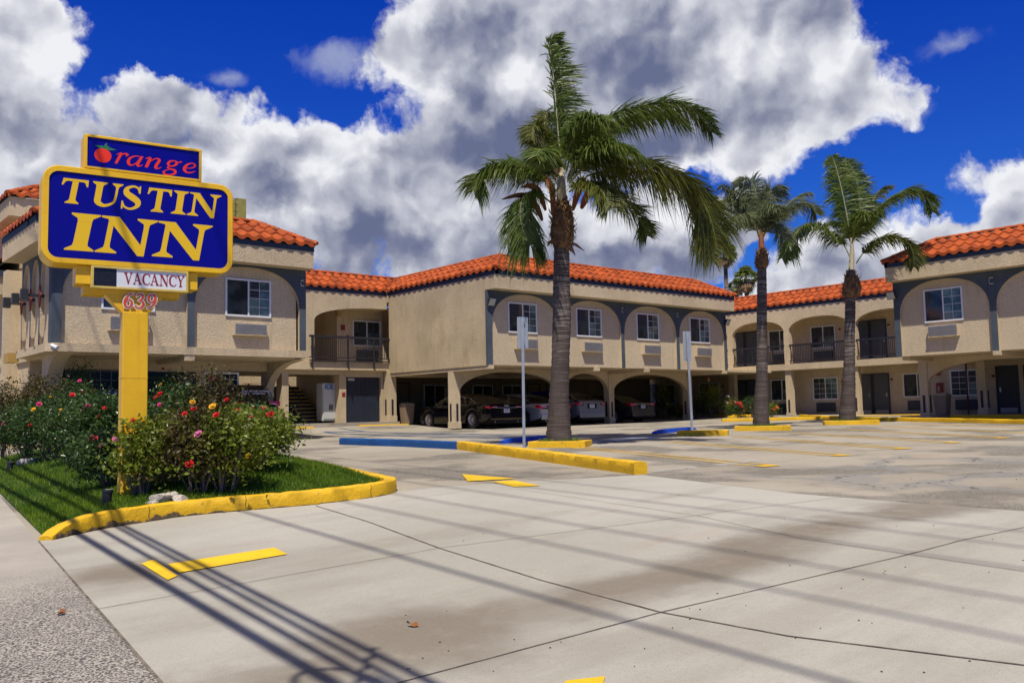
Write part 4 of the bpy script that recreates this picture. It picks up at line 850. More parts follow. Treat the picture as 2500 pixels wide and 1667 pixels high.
def setword(F, text, boxes, n_, mb_, dn=.0004, tk=.2, th=.09, grow=0., m_=None, par=None):
    """boxes: (s0, z0, s1, z1, shear) for every letter"""
    k = 0
    for ch, (s0, z0, s1, z1, sh) in zip(text, boxes):
        mb = MB()
        w_, parts = glyph(ch, tk, th); h = z1-z0; W_ = (s1-s0-sh); ax_ = [q[0] for p_ in parts for l_ in p_[1:] for q in l_]; x0_, x1_ = min(ax_), max(ax_)
        def M(x, y): return (s0+(x-x0_)/(x1_-x0_)*W_+sh*y, z0+y*h)
        for p_ in parts:
            k += 1; nn = n_+dn*(k % 4+1)
            if p_[0] == 'p': mb.poly([F(*M(x, y), nn) for x, y in p_[1]])
            else:
                L_, R_ = p_[1], p_[2]
                for i in range(len(L_)-1): mb.quad(F(*M(*L_[i]), nn), F(*M(*L_[i+1]), nn), F(*M(*R_[i+1]), nn), F(*M(*R_[i]), nn))
        link('letter', mb, m_, par, fix=False)
# ------------------------------------------------------------------ the motel sign
def syf(T):
    n_ = T.noise(T.pos, 2.2, 6, .7); mp = T.n('ShaderNodeMapping', Vector=T.pos); mp.inputs['Scale'].default_value = (9,9,.7); st = T.noise(mp.outputs[0], 1, 4, .6)
    c = T.mix(T.ss(n_, .3, .7), (.70,.40,.010), (.78,.48,.014)); c = T.mix(T.math('MULTIPLY', T.ss(st, .52, .75), .4), c, (.45,.26,.02)); c = T.mix(T.math('MULTIPLY', T.ss(T.noise(T.pos, 30, 4, .8), .62, .7), .6), c, (.22,.12,.02)); setc(T, c); bump(T, T.noise(T.pos, 6, 3), .15, .01)
SY = mat('sign_yellow', rough=.42, spec=.4, fn=syf)
SB = mat('sign_blue_face', (.0015,.001,.22), .35, spec=.25); SLT = mat('sign_letter_yellow', (.74,.47,.01), .45)
SR = mat('sign_orange_red', (.80,.035,.008), .45); SG = mat('leaf_green_paint', (.03,.18,.06), .5)
PALE = mat('sign_pale_frame', rough=.5, fn=varied((.62,.46,.11), .2, 3, 20)); VW = mat('sign_white_face', (.62,.66,.70), .4); VR = mat('vacancy_red', (.25,.012,.03), .5); VB = mat('sign_dark_face', rough=.3, fn=varied((.012,.013,.016), .5, 5, 20))
sx, sy, sa = 2.88, 12.649, -.132458
U_ = (cos(sa), sin(sa), 0); N_ = (sin(sa), -cos(sa), 0)
Fg_ = Fr((sx, sy, 0), U_, N_)
S = thing('motel_sign', 'big yellow and blue roadside sign reading Orange TUSTIN INN with a vacancy panel and 639', 'sign', tuple(Fg_(1.15, -.35, -.15)))
def rrect(s0, z0, s1, z1, r, k=7):
    o = []
    for cx, cz, a0 in ((s1-r,z1-r,0),(s0+r,z1-r,90),(s0+r,z0+r,180),(s1-r,z0+r,270)):
        for i in range(k+1): a = radians(a0+90*i/k); o.append((cx+r*cos(a), cz+r*sin(a)))
    return o
def cabinet(name, s0, z0, s1, z1, r, fw, d, m_, face, par, inset=.02):
    o_ = rrect(s0,z0,s1,z1,r); i_ = rrect(s0+fw,z0+fw,s1-fw,z1-fw,max(.004, r-fw)); mb = MB()
    mb.grid([[Fg_(a,b,-d) for a,b in o_],[Fg_(a,b,-.012) for a,b in o_],[Fg_(a,b,0) for a,b in rrect(s0+.01,z0+.01,s1-.01,z1-.01,max(.004,r-.01))],[Fg_(a,b,0) for a,b in i_],[Fg_(a,b,-inset) for a,b in i_]], True)
    mb.poly([Fg_(a,b,-d) for a,b in o_]); o = link(name, mb, m_, par, fix=False, smooth=False)
    q = MB(); q.poly([Fg_(a,b,-inset+.001) for a,b in i_]); link('face_panel', q, face, o, fix=False); return o
main = cabinet('main_cabinet', -.02, 2.68, 2.45, 3.985, .20, .075, .42, SY, SB, S)
topc = cabinet('upper_cabinet', .47, 3.986, 2.0, 4.46, .012, .035, .36, SY, SB, S)
vac = cabinet('vacancy_cabinet', .575, 2.375, 1.835, 2.69, .008, .035, .22, PALE, VW, S)
mb = MB(); mb.fbox(Fg_, .40, 2.43, -.40, 1.97, 2.676, -.06); mb.fbox(Fg_, .50, 2.30, -.38, 1.74, 2.428, -.12); link('cross_arm', mb, SY, S, bev=.008)
mb = MB(); mb.prism([Fg_(.70,2.372,-.08), Fg_(1.56,2.372,-.08), Fg_(1.325,2.07,-.08), Fg_(.985,2.07,-.08)], Fg_(0,0,-.2)-Fg_(0,0,0)); link('gusset', mb, SY, S)
pz = G(*Fg_(1.15,0,-.15)[:2])
mb = MB(); mb.fbox(Fg_, .985, pz-.2, -.30, 1.312, 2.085, -.04); link('post', mb, SY, S, bev=.012)
mb = MB(); mb.fbox(Fg_, .982, 1.18, -.303, 1.315, 1.188, -.037); link('weld_seam', mb, SY, S)
mb = MB()
setword(Fg_, 'TUSTIN', [(.165,3.49,.54,3.825,.055),(.535,3.487,.965,3.825,.05),(.925,3.487,1.225,3.825,.05),(1.24,3.49,1.61,3.825,.05),(1.585,3.49,1.83,3.825,.045),(1.80,3.49,2.285,3.825,.045)], -.018, mb, tk=.21, th=.085, m_=SLT, par=main)
setword(Fg_, 'INN', [(.245,2.865,.69,3.37,.09),(.615,2.865,1.42,3.37,.085),(1.34,2.865,2.165,3.37,.085)], -.018, mb, tk=.25, th=.10, m_=SLT, par=main)
mb = MB(); setword(Fg_, 'range', [(.83,4.10,1.03,4.262,.05),(.99,4.10,1.235,4.25,.03),(1.215,4.10,1.48,4.25,.03),(1.475,4.095,1.735,4.25,.03),(1.735,4.10,1.935,4.25,.02)], -.018, mb, m_=SR, par=topc)
mb = MB(); mb.poly([Fg_(.700+.107*cos(a*pi/16), 4.195+.10*sin(a*pi/16)*(1 if sin(a*pi/16) < 0 else .96), -.0175) for a in range(32)]); link('orange_fruit', mb, SR, topc, fix=False)
mb = MB()
for i, (a, L_) in enumerate(((2.75,.13),(1.25,.11),(.12,.16),(2.2,.07),(.7,.09))):
    d = (cos(a), sin(a)); q = (-d[1], d[0]); x0, z0 = .715, 4.285
    mb.poly([Fg_(x0, z0, -.0165-.0004*i), Fg_(x0+d[0]*L_*.5+q[0]*.018, z0+d[1]*L_*.5+q[1]*.018, -.0165-.0004*i), Fg_(x0+d[0]*L_, z0+d[1]*L_-.012, -.0165-.0004*i), Fg_(x0+d[0]*L_*.5-q[0]*.018, z0+d[1]*L_*.5-q[1]*.018, -.0165-.0004*i)])
link('orange_leaves', mb, SG, topc, fix=False)
mb = MB(); x = .985; bx = []
for ch in 'VACANCY':
    w_ = {'V':.118,'A':.122,'C':.105,'N':.128,'Y':.112}[ch]; bx.append((x, 2.455, x+w_-.004, 2.615, 0)); x += w_-.002
setword(Fg_, 'VACANCY', bx, -.018, mb, tk=.17, th=.08, m_=VR, par=vac)
mb = MB(); mb.quad(Fg_(.611,2.411,-.0185), Fg_(.895,2.411,-.0185), Fg_(.895,2.654,-.0185), Fg_(.611,2.654,-.0185)); link('blank_dark_panel', mb, VB, vac, fix=False)
def digits(grow, n_, m_, nm, par):
    x = .978
    for ch in '639':
        mb = MB()
        w_, parts = glyph(ch)
        for j, p_ in enumerate(parts):
            L_, R_ = p_[1], p_[2]; k = len(L_)
            for i in range(k-1):
                pr = []
                for (a, b), (c, d) in ((L_[i],R_[i]),(L_[i+1],R_[i+1])) if False else (((L_[i]),(R_[i])), ((L_[i+1]),(R_[i+1]))): pr.append(((a,b),(c,d)))
                def ex(l, r):
                    v = Vector((l[0]-r[0], l[1]-r[1])); ln = max(v.length, 1e-4); v = v/ln*grow; return (l[0]+v.x, l[1]+v.y), (r[0]-v.x, r[1]-v.y)
                (l0, r0), (l1, r1) = ex(*pr[0]), ex(*pr[1])
                def M(p): return Fg_(x+p[0]*.205+.015*p[1], 2.135+p[1]*.205, n_+.0004*j)
                mb.quad(M(l0), M(l1), M(r1), M(r0))
            for e, s_ in ((0,1),(k-1,-1)):
                c = ((L_[e][0]+R_[e][0])/2, (L_[e][1]+R_[e][1])/2); rr = (Vector(L_[e])-Vector(R_[e])).length/2+grow
                mb.poly([Fg_(x+(c[0]+rr*cos(t*.6283))*.205+.015*c[1], 2.135+(c[1]+rr*sin(t*.6283))*.205, n_-.0003) for t in range(10)])
        x += .152
        link(nm, mb, m_, par, fix=False)
digits(.065, -.038, mat('number_white', (.62,.58,.56), .5), 'digit_outline', S); digits(.0, -.034, mat('number_red', (.55,.06,.025), .5), 'digit', S)
# ------------------------------------------------------------------ signposts seen from behind
GAL = mat('galvanised', rough=.5, metal=.3, fn=varied((.30,.34,.39), .15, 4, 60, .1, .002))
for (bx_, by_, top, w_, h_, lab) in ((15.05,17.1,3.05,.30,.80,'grey signpost seen from behind, nearest the large palm'), (23.9,18.7,3.2,.30,1.0,'grey signpost seen from behind, farther off beside the empty yellow box')):
    gz = G(bx_, by_); r = thing('sign_post', lab, 'signpost', (bx_,by_,gz), 'grey accessible bay signposts seen from behind'); ln = .03 if bx_ < 20 else -.06
    F_ = Fr((bx_,by_,0), RV, -FV); mb = MB(); a = .035
    mb.grid([[F_(x_+dx, z_, n__) for dx, n__ in ((-a,-a),(a,-a),(a,a),(-a,a))] for x_, z_ in ((0,gz-.1),(ln,top-.05))], True); mb.f.append((4,5,6,7)); link('post', mb, GAL, r)
    mb = MB(); tt = radians(38 if bx_ < 20 else 38); F2 = Fr((bx_,by_,0), RV*cos(tt)+FV*sin(tt), -FV*cos(tt)+RV*sin(tt)); F2 = Fr(F_(ln,0,-.045), RV*.92+FV*.38, -FV*.92+RV*.38)
    mb.prism([F2(s_, z_, -.003) for s_, z_ in rrect(-w_/2, top-h_, w_/2, top, .03, 4)], F2(0,0,-.004)-F2(0,0,0)); link('sign_plate', mb, mat('sign_back', rough=.45, metal=.2, fn=varied((.34,.38,.43), .1, 3, 30)), r)
    mb = MB(); 
    for z_ in (top-.12, top-h_+.12): mb.fbox(F2, -.045, z_-.02, -.0028, .045, z_+.02, .06)
    link('clamp', mb, GAL, r)
# ------------------------------------------------------------------ overhead cables above the pavement (their shadows cross the drive)
sd = Vector((.12,.99,0)).normalized(); CB = mat('cable_black', (.015,.015,.015), .6)
def cable(xs_, hgt, r_, lab, sag=.5, dx=.12):
    # xs_: where its shadow meets y=6 on the drive
    sh = Vector((SUN.x, SUN.y, 0))/SUN.z*hgt; c = Vector((xs_, 6, -.6))+sh+Vector((0,0,hgt)); d = Vector((dx,1,0)).normalized(); pts = []
    for i in range(-24, 40):
        t = i*.9
        if xs_ > 4 and c.y+t > 1.55*hgt: break
        if c.y+t > 26: break
        pts.append(c+d*t+Vector((0,0,sag*((t-10)/25)**2-.08)))
    mb = MB(); mb.tube(pts, r_, 6); return tag(link('overhead_cable', mb, CB, smooth=True), lab, 'cable', 'overhead cables along the street')
cabs = [(2.50,6.2,.05,'heavy lowest street cable, nearest the pavement edge'),(2.69,6.5,.034,'street cable just inside the heavy one'),(2.83,6.9,.030,'third street cable from the pavement edge'),(2.94,7.2,.036,'fourth street cable from the pavement edge'),(4.45,13.0,.030,'middle street cable above the drive'),(5.75,18,.025,'first of the high thin cables above the drive'),(6.6,19,.024,'second of the high thin cables above the drive'),(7.5,20,.024,'third of the high thin cables above the drive'),(8.3,21.5,.024,'fourth of the high thin cables above the drive'),(9.1,23.0,.022,'innermost high thin cable above the drive')]
for i, (a, b, c_, d_) in enumerate(cabs): cable(a, b, c_, d_, dx=((.09,.106,.115,.11)[i] if i < 4 else .10))
mb = MB(); sh = Vector((SUN.x, SUN.y, 0))/SUN.z*6.3; c = Vector((2.42,4.2,-.78))+sh+Vector((0,0,6.3)); mb.tube([c+Vector((.20*cos(a*.35), .42*sin(a*.35), 0)) for a in range(19)], .022, 6); mb.tube([c+Vector((-.3,-.4,0)), c+Vector((.5,.5,0))], .02, 6)
tag(link('cable_coil', mb, CB), 'oval coil of slack cable hung on the lowest street cable', 'cable coil')
# ------------------------------------------------------------------ cars
TYRE = mat('tyre_rubber', rough=.85, fn=varied((.018,.018,.018), .3, 5, 40)); RIM = mat('alloy_rim', (.85,.85,.86), .28, .7)
CHR = mat('chrome', (.75,.75,.77), .12, 1); TAIL = mat('tail_light_red', (.62,.008,.010), .12, coat=1); TAILW = mat('tail_light_clear', (.6,.5,.5), .12, coat=1)
UNDER = mat('underbody', (.006,.006,.006), .9); CGL = mat('car_glass', (.006,.008,.010), .03, spec=.7, coat=1); PLT = mat('plate_white', (.62,.64,.68), .4); PLTB = mat('plate_blue', (.05,.08,.3), .5)
def paint(name, c, metal=.5, rough=.28): return mat(name, c, rough, metal, coat=1)
def lerp(a, b, t): return a+(b-a)*t
def interp(tab, x):
    for (x0, v0), (x1, v1) in zip(tab[:-1], tab[1:]):
        if x <= x1: t = max(0, min(1, (x-x0)/(x1-x0))); t = t*t*(3-2*t)*.5+t*.5; return lerp(v0, v1, t)
    return tab[-1][1]
def car(kind, lab, paint_, x, y, z, L_, Wd, H_, wb, rear_over, p, wr=.335, nose=1, plate='8KRT214', emblem=None, tail='bar'):
    """x,y = middle of the rear bumper on the ground; car points to +Y. p: profile tables along length (0 rear .. L front)"""
    r = thing('parked_'+kind, lab, 'car', (x,y+L_/2,z)); F = lambda s_, l, h: Vector((x+s_, y+l, z+h))
    wx = [rear_over, rear_over+wb]; AR = wr+.055
    st = sorted(set([0,.03,.1,.2,.35]+[i*L_/26 for i in range(27)]+[w_+AR*k for w_ in wx for k in (-1,-.92,-.7,-.35,0,.35,.7,.92,1)]+[L_-.2,L_-.1,L_-.03,L_]+[q for q in p['cuts']]))
    st = [s for i, s in enumerate(st) if i == 0 or s-st[i-1] > .012]
    hw = Wd/2; rows = []; info = []
    for l in st:
        deck = interp(p['deck'], l); roof = interp(p['roof'], l); sill = interp(p['sill'], l); wdt = hw*interp(p['width'], l)
        arch = sill
        for w_ in wx:
            if abs(l-w_) < AR: arch = max(arch, sqrt(AR*AR-(l-w_)**2)+wr*.98)
        arch = min(arch, deck-.12); cab = max(0, roof-deck); k = min(1, cab/.32); gi = wdt*(1-.06-.20*k)
        mid = (arch+deck)/2
        pts = [(wdt*.80, sill+.02 if arch <= sill+.01 else arch-.02), (wdt*.975, arch), (wdt*1.0, lerp(arch, deck, .35)), (wdt*1.0, lerp(arch, deck, .62)), (wdt*.975, lerp(arch,deck,.88)), (wdt*(.93), deck), (lerp(wdt*.90, gi*1.06, k*.4), deck+cab*.08+.004), (gi+.015 if k > .05 else wdt*.80, deck+cab*.82+.006), (gi*.90, deck+cab*.95+.010), (gi*.55, deck+cab*.995+.016), (0, roof+.02 if cab > 0 else deck+.024)]
        rows.append((l, pts)); info.append((k, cab))
    body = MB(); glass = MB(); n = len(rows[0][1]); base = len(body.v)
    for l, pts in rows: body.v += [tuple(F(s_, l, h)) for s_, h in pts]
    for l, pts in rows: body.v += [tuple(F(-s_, l, h)) for s_, h in pts]
    N = len(rows)*n; ca, cb = p['cab']
    for sd_ in (0, 1):
        for i in range(len(rows)-1):
            for j in range(n-1):
                q = (sd_*N+i*n+j, sd_*N+(i+1)*n+j, sd_*N+(i+1)*n+j+1, sd_*N+i*n+j+1)
                if sd_: q = q[::-1]
                lm = (rows[i][0]+rows[i+1][0])/2; isg = False
                if j == 6 and ca[0] < lm < cb[0] and not any(abs(lm-q_) < .045 for q_ in p.get('pillars', ())): isg = True
                if j >= 7 and (ca[0]-.02 < lm < ca[1] or cb[1] < lm < cb[0]+.05) and (j >= 8): isg = True
                (glass if isg else body).f.append(q)
    glass.v = list(body.v)
    for e in (0, len(rows)-1):
        idx = [e*n+j for j in range(n)]+[N+e*n+j for j in reversed(range(n))]; body.f.append(tuple(idx if e == 0 else reversed(idx)))
    link('body', body, paint_, r, smooth=2); link('windows', glass, CGL, r, smooth=2)
    mb = MB(); mb.box(x-hw*.8, y+.12, z+.17, x+hw*.8, y+L_-.15, z+.5); link('underbody', mb, UNDER, r)
    for w_ in wx:
        for s_ in (-1, 1):
            cx = x+s_*(hw-.115); cc = (cx, y+w_, z+wr)
            q = MB(); q.lathe([(wr*.66,-.10),(wr*.95,-.105),(wr,-.08),(wr,.08),(wr*.95,.105),(wr*.66,.10)], cc, 28, 'x'); wo = link('wheel', q, TYRE, r, smooth=2)
            q = MB(); d = s_; q.lathe([(wr*.70,.085*d),(wr*.67,.098*d),(wr*.62,.06*d),(wr*.60,-.02*d)], cc, 28, 'x')
            for k in range(10):
                a = k*pi/5; u1 = (cos(a-.11), sin(a-.11)); u2 = (cos(a+.11), sin(a+.11)); x_ = cc[0]+.085*d
                q.prism([(x_, cc[1]+u1[0]*wr*.10, cc[2]+u1[1]*wr*.10), (x_, cc[1]+cos(a-.07)*wr*.66, cc[2]+sin(a-.07)*wr*.66), (x_, cc[1]+cos(a+.07)*wr*.66, cc[2]+sin(a+.07)*wr*.66), (x_, cc[1]+u2[0]*wr*.10, cc[2]+u2[1]*wr*.10)], (-.02*d,0,0))
            q.lathe([(0,.092*d),(wr*.14,.09*d),(wr*.16,.06*d)], cc, 14, 'x'); link('rim', q, RIM, wo)
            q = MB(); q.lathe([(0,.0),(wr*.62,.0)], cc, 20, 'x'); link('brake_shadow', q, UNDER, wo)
            q = MB(); rows_ = []
            for k in range(15):
                a = pi*k/14; rows_.append([(cx+s_*.115, y+w_+AR*1.0*cos(a), z+wr*.98+AR*sin(a)), (cx-s_*.12, y+w_+AR*cos(a), z+wr*.98+AR*sin(a))])
            q.grid(rows_); link('wheel_arch', q, UNDER, r)
    def wid(l): return hw*interp(p['width'], l)
    dk = interp(p['deck'], .05)
    # rear furniture: everything hugs the tail
    def tz(h): return y-.004
    def rquad(s0, s1, h0, h1, m_, nm, par=r, dep=.02, shr=0, bev=.006, off=0):
        q = MB(); q.prism([(x+s0, y-dep-off, z+h0), (x+s1-shr, y-dep-off, z+h0), (x+s1, y-dep-off, z+h1), (x+s0+0, y-dep-off, z+h1)], (0, dep+.05, 0)); return link(nm, q, m_, par, bev=bev)
    t0, t1 = p['tl']; ty = p['tlw']
    for s_ in (-1, 1):
        a, b = sorted((s_*hw*.93, s_*(hw*.93-ty)))
        q = MB(); out_ = s_*hw*.985; inn_ = s_*(hw*.93-ty)
        pr = [(inn_, t0+.03*(t1-t0)), (s_*hw*.90, t0), (out_, t0+.2*(t1-t0)), (out_, t1), (inn_, t1-.1*(t1-t0))]
        # wraps round the corner
        rows_ = [[(x+a_, y-.018 if abs(a_) < hw*.95 else y+.03, z+h_) for a_, h_ in pr]]
        q.poly(rows_[0]); q.prism([(x+out_*1.004, y+.02, z+t0+.2*(t1-t0)), (x+out_*1.012, y+.28, z+t0+.45*(t1-t0)), (x+out_*1.012, y+.26, z+t1*.995), (x+out_*1.004, y+.02, z+t1)], (-s_*.05,0,0)); q.prism([(a_, b_, c_) for a_, b_, c_ in rows_[0]], (0,.05,0)); tl = link('tail_light', q, TAIL, r)
        if tail != 'plain':
            q = MB(); i0 = s_*(hw*.93-ty*.85); i1 = s_*(hw*.93-ty*.25); q.prism([(x+i0, y-.024, z+lerp(t0,t1,.40)), (x+i1, y-.024, z+lerp(t0,t1,.40)), (x+i1, y-.024, z+lerp(t0,t1,.62)), (x+i0, y-.024, z+lerp(t0,t1,.62))], (0,.01,0)); link('reverse_lamp', q, TAILW, tl)
    if p.get('bar'): rquad(-hw*.62, hw*.62, p['bar'], p['bar']+.022, CHR, 'chrome_bar')
    pz_ = p['plate']; pl_ = rquad(-.155, .155, pz_, pz_+.155, PLT, 'number_plate', dep=.012, bev=.003)
    rquad(-.30, .30, pz_-.03, pz_+.19, UNDER if p.get('recess', 1) else paint_, 'plate_recess', dep=.004)
    q = MB(); 
    for i, ch in enumerate(plate):
        a = -.115+i*.034; q.box(x+a, y-.0145, z+pz_+.045, x+a+.006, y-.013, z+pz_+.11); q.box(x+a, y-.0145, z+pz_+.045+.028*(i % 3), x+a+.022, y-.013, z+pz_+.056+.027*(i % 3)); q.box(x+a+.018, y-.0145, z+pz_+.045+.03*(i % 2), x+a+.024, y-.013, z+pz_+.11)
    q.box(x-.07, y-.0145, z+pz_+.125, x+.07, y-.013, z+pz_+.14); link('plate_characters', q, PLTB, pl_)
    rquad(-hw*.90, hw*.90, p['bump'][0], p['bump'][1], paint_, 'rear_bumper', dep=.045, bev=.02)
    rquad(-hw*.78, hw*.78, p['bump'][0]-.10, p['bump'][0]+.02, UNDER, 'diffuser', dep=.02)
    if p.get('exh'):
        for s_ in (-1, 1): q = MB(); a = s_*hw*.62; q.lathe([(.055,-.06),(.062,-.05),(.062,.06),(.05,.05),(.048,-.05)], (x+a, y, z+p['bump'][0]-.03), 14, 'y'); link('exhaust', q, CHR, r, smooth=2)
    if p.get('btrim'): rquad(-hw*.88, hw*.88, p['btrim'], p['btrim']+.02, CHR, 'bumper_trim', dep=.052, bev=0)
    q = MB(); ms = interp(p['deck'], cb[0])
    for s_ in (-1, 1): q.box(x+s_*hw*.98-.0, y+cb[0]-.25, z+ms-.02, x+s_*(hw+.16), y+cb[0]-.13, z+ms+.13)
    link('mirror', q, paint_, r, bev=.03)
    if emblem == 'rings':
        q = MB()
        for k in range(4): q.tube([(x-.09+.06*k+.042*cos(a*.4488), y-.02, z+p['emz']+.042*sin(a*.4488)) for a in range(15)], .006, 5)
        link('ring_emblem', q, CHR, r)
    elif emblem: q = MB(); q.tube([(x+.05*cos(a*.4488), y-.02, z+p['emz']+.036*sin(a*.4488)) for a in range(15)], .007, 5); q.tube([(x,y-.02,z+p['emz']-.034),(x,y-.02,z+p['emz']+.034)], .006, 5); link('badge', q, CHR, r)
    # chrome side window surround
    q = MB(); 
    for s_ in (-1, 1):
        pts = []
        for i in range(18):
            l = lerp(ca[0]+.03, cb[0]-.02, i/17); d_ = interp(p['deck'], l); c_ = max(0, interp(p['roof'], l)-d_); k_ = min(1, c_/.32); w_ = hw*interp(p['width'], l); gi_ = w_*(.94-.20*k_); pts.append((x+s_*(gi_+.025), y+l, z+d_+c_*.82+.015))
        q.tube(pts, .011, 5)
        pts = [(x+s_*(hw*interp(p['width'], lerp(ca[0]+.03, cb[0]-.02, i/9))*.935), y+lerp(ca[0]+.03, cb[0]-.02, i/9), z+interp(p['deck'], lerp(ca[0]+.03, cb[0]-.02, i/9))+.012) for i in range(10)]; q.tube(pts, .010, 5)
    link('window_trim', q, CHR if p.get('chrome', 1) else UNDER, r)
    return r, F
def sedan(L_, H_, **k):
    s = L_/5.0
    d = dict(width=[(0,.90),(.12,.955),(.5,.99),(2.5*s,1),(4.2*s,.985),(4.75*s,.93),(L_,.80)],
      sill=[(0,.42),(.25,.30),(.7,.22),(4.2*s,.20),(L_,.26)],
      deck=[(0,.80*H_/1.46*1.14),(.06,.965*H_/1.46),(.5,.99*H_/1.46),(1.2*s,.965*H_/1.46),(3.4*s,.93*H_/1.46),(3.9*s,.89*H_/1.46),(4.7*s,.72*H_/1.46),(L_,.52)],
      roof=[(.55*s,.95*H_/1.46),(1.6*s,1.34*H_/1.46),(2.2*s,H_-.025),(2.8*s,H_-.02),(3.05*s,1.38*H_/1.46),(3.95*s,.86*H_/1.46)],
      cab=((.62*s,1.45*s),(3.9*s,3.1*s)), cuts=[.62*s,1.45*s,3.1*s,3.9*s,2.32*s-.04,2.32*s+.04], pillars=(2.32*s,), tl=(.76,.90), tlw=.38, plate=.62, bump=(.30,.52), emz=.92)
    d.update(k); return d
def boxy(L_, H_, **k):
    s = L_/4.8
    d = dict(width=[(0,.92),(.12,.965),(.5,.99),(2.5*s,1),(4.1*s,.985),(4.6*s,.93),(L_,.82)], sill=[(0,.45),(.3,.32),(.7,.26),(4.2*s,.25),(L_,.3)],
      deck=[(0,.98),(.15,1.05),(1.2*s,1.06),(3.4*s,1.0),(3.7*s,.98),(4.5*s,.82),(L_,.6)], roof=[(-.05,1.0),(.06,1.15),(.30,1.52*H_/1.75),(.55,H_-.04),(2.0*s,H_-.01),(2.7*s,H_-.05),(3.7*s,.95)],
      cab=((.02,.36),(3.65*s,2.85*s)), cuts=[.02,.36,2.85*s,3.65*s,1.9*s-.04,1.9*s+.04,.9-.04,.9+.04], pillars=(1.9*s,.9), tl=(.82,1.02), tlw=.30, plate=.68, bump=(.38,.62), emz=.95)
    d.update(k); return d
BLK = mat('paint_black', (.003,.003,.005), .12, 0, .25, coat=.35); SIL = paint('paint_silver', (.50,.55,.64), .6, .28); GRY = paint('paint_blue_grey', (.20,.24,.33), .6, .28); DGR = paint('paint_dark_grey', (.055,.06,.065), .6, .28); NVY = paint('paint_navy', (.006,.010,.035), .4, .2)
car('sedan', 'long black luxury sedan with ringed emblem parked nose in behind the first carport column', BLK, 23.78, 28.05, .0, 5.2, 1.95, 1.46, 3.08, 1.10, sedan(5.2, 1.46, bar=.815, exh=1, btrim=.36, tl=(.79,.90), tlw=.46), wr=.355, emblem='rings', plate='7XJT308')
car('sedan', 'silver blue sedan with red wedge lights under the carport, next to the black sedan', SIL, 26.5, 28.0, .0, 4.9, 1.86, 1.45, 2.83, 1.05, sedan(4.9, 1.45, exh=1, tl=(.74,.91), tlw=.42, btrim=.345, chrome=0), wr=.335, emblem='h', plate='8LWM556')
car('hatchback', 'blue grey rounded hatchback under the carport, just behind the big palm trunk', GRY, 29.15, 28.4, .02, 4.5, 1.78, 1.52, 2.7, .85, boxy(4.5, 1.50, tl=(.86,.98), tlw=.28, plate=.74, chrome=0, bump=(.30,.55), deck=[(0,.95),(.15,1.02),(1.2,1.0),(3.2,.95),(3.5,.93),(4.2,.78),(4.5,.55)], roof=[(-.05,.95),(.08,1.05),(.9,1.38),(1.5,1.48),(2.2,1.49),(2.7,1.42),(3.5,.9)], cab=((.08,1.1),(3.4,2.7)), cuts=[.08,1.1,2.7,3.4], pillars=(1.9,)), wr=.32, emblem='t', plate='6NBR870', tail='bar')
car('sedan', 'dark grey compact sedan nearest the flower bed end of the carport', DGR, 33.2, 28.9, .0, 4.55, 1.76, 1.44, 2.6, 1.0, sedan(4.55, 1.44, tl=(.80,.95), tlw=.36, bar=.90, chrome=0, plate=.70), wr=.32, emblem='t', plate='5TRQ119')
suv, Fc_ = car('suv', 'dark navy SUV with white lettering on its rear glass, behind the rose bed', NVY, 12.85, 28.0, .0, 4.85, 1.80, 1.75, 2.8, .95, boxy(4.85, 1.75, tl=(.98,1.16), tlw=.42, plate=.82, chrome=0), wr=.36, emblem='h', plate='1480772')
c_ = bpy.data.curves.new('t', 'FONT'); 
def words(txt, size, loc, rot, m_, nm, par):
    c = bpy.data.curves.new(nm, 'FONT'); c.body = txt; c.size = size; c.align_x = 'LEFT'; c.extrude = .0004; c.offset = size*.03
    t = bpy.data.objects.new(nm, c); COL.objects.link(t); bpy.context.view_layer.update(); me = bpy.data.meshes.new_from_object(t.evaluated_get(bpy.context.evaluated_depsgraph_get())); bpy.data.objects.remove(t)
    o = bpy.data.objects.new(nm, me); COL.objects.link(o); me.materials.clear(); me.materials.append(m_); o.parent = par; o.rotation_euler = rot; o.location = Vector(loc)-org(par); return o
bpy.data.curves.remove(c_)
DEC = mat('decal_white', (.8,.8,.82), .5); tl_ = math.atan2(.24, .37)
rt = (radians(90)-.42, 0, 0)
words('CITY NET OUTREACH', .075, (12.68,28.105,1.475), rt, DEC, 'rear_lettering', suv); words('CITYNET.ORG', .07, (12.78,28.075,1.395), rt, DEC, 'rear_web_lettering', suv)
mb = MB()
def rg(a, b): return (a, 28.02+(b-1.30)*.46, b)
hx6 = [(12.50+.085*cos(pi/6+k*pi/3), 1.455+.085*sin(pi/6+k*pi/3)) for k in range(7)]
mb.tube([rg(*q) for q in hx6], .010, 5); mb.tube([rg(12.46,1.41),rg(12.475,1.50),rg(12.525,1.41),rg(12.54,1.50)], .009, 5); mb.tube([rg(12.655,1.35),rg(12.62,1.56)], .006, 5); link('hexagon_emblem', mb, DEC, suv)
mb = MB(); mb.tube([rg(12.85,1.22),rg(13.25,1.20)], .010, 5); link('rear_wiper', mb, UNDER, suv)
mb = MB(); mb.box(12.5,28.2,1.745,13.2,28.25,1.765); link('high_brake_light', mb, TAIL, suv)
words('ICE', .27, (19.13,34.735,1.82), (radians(90),0,0), mat('ice_blue', (.01,.13,.42), .5), 'ice_lettering', im)
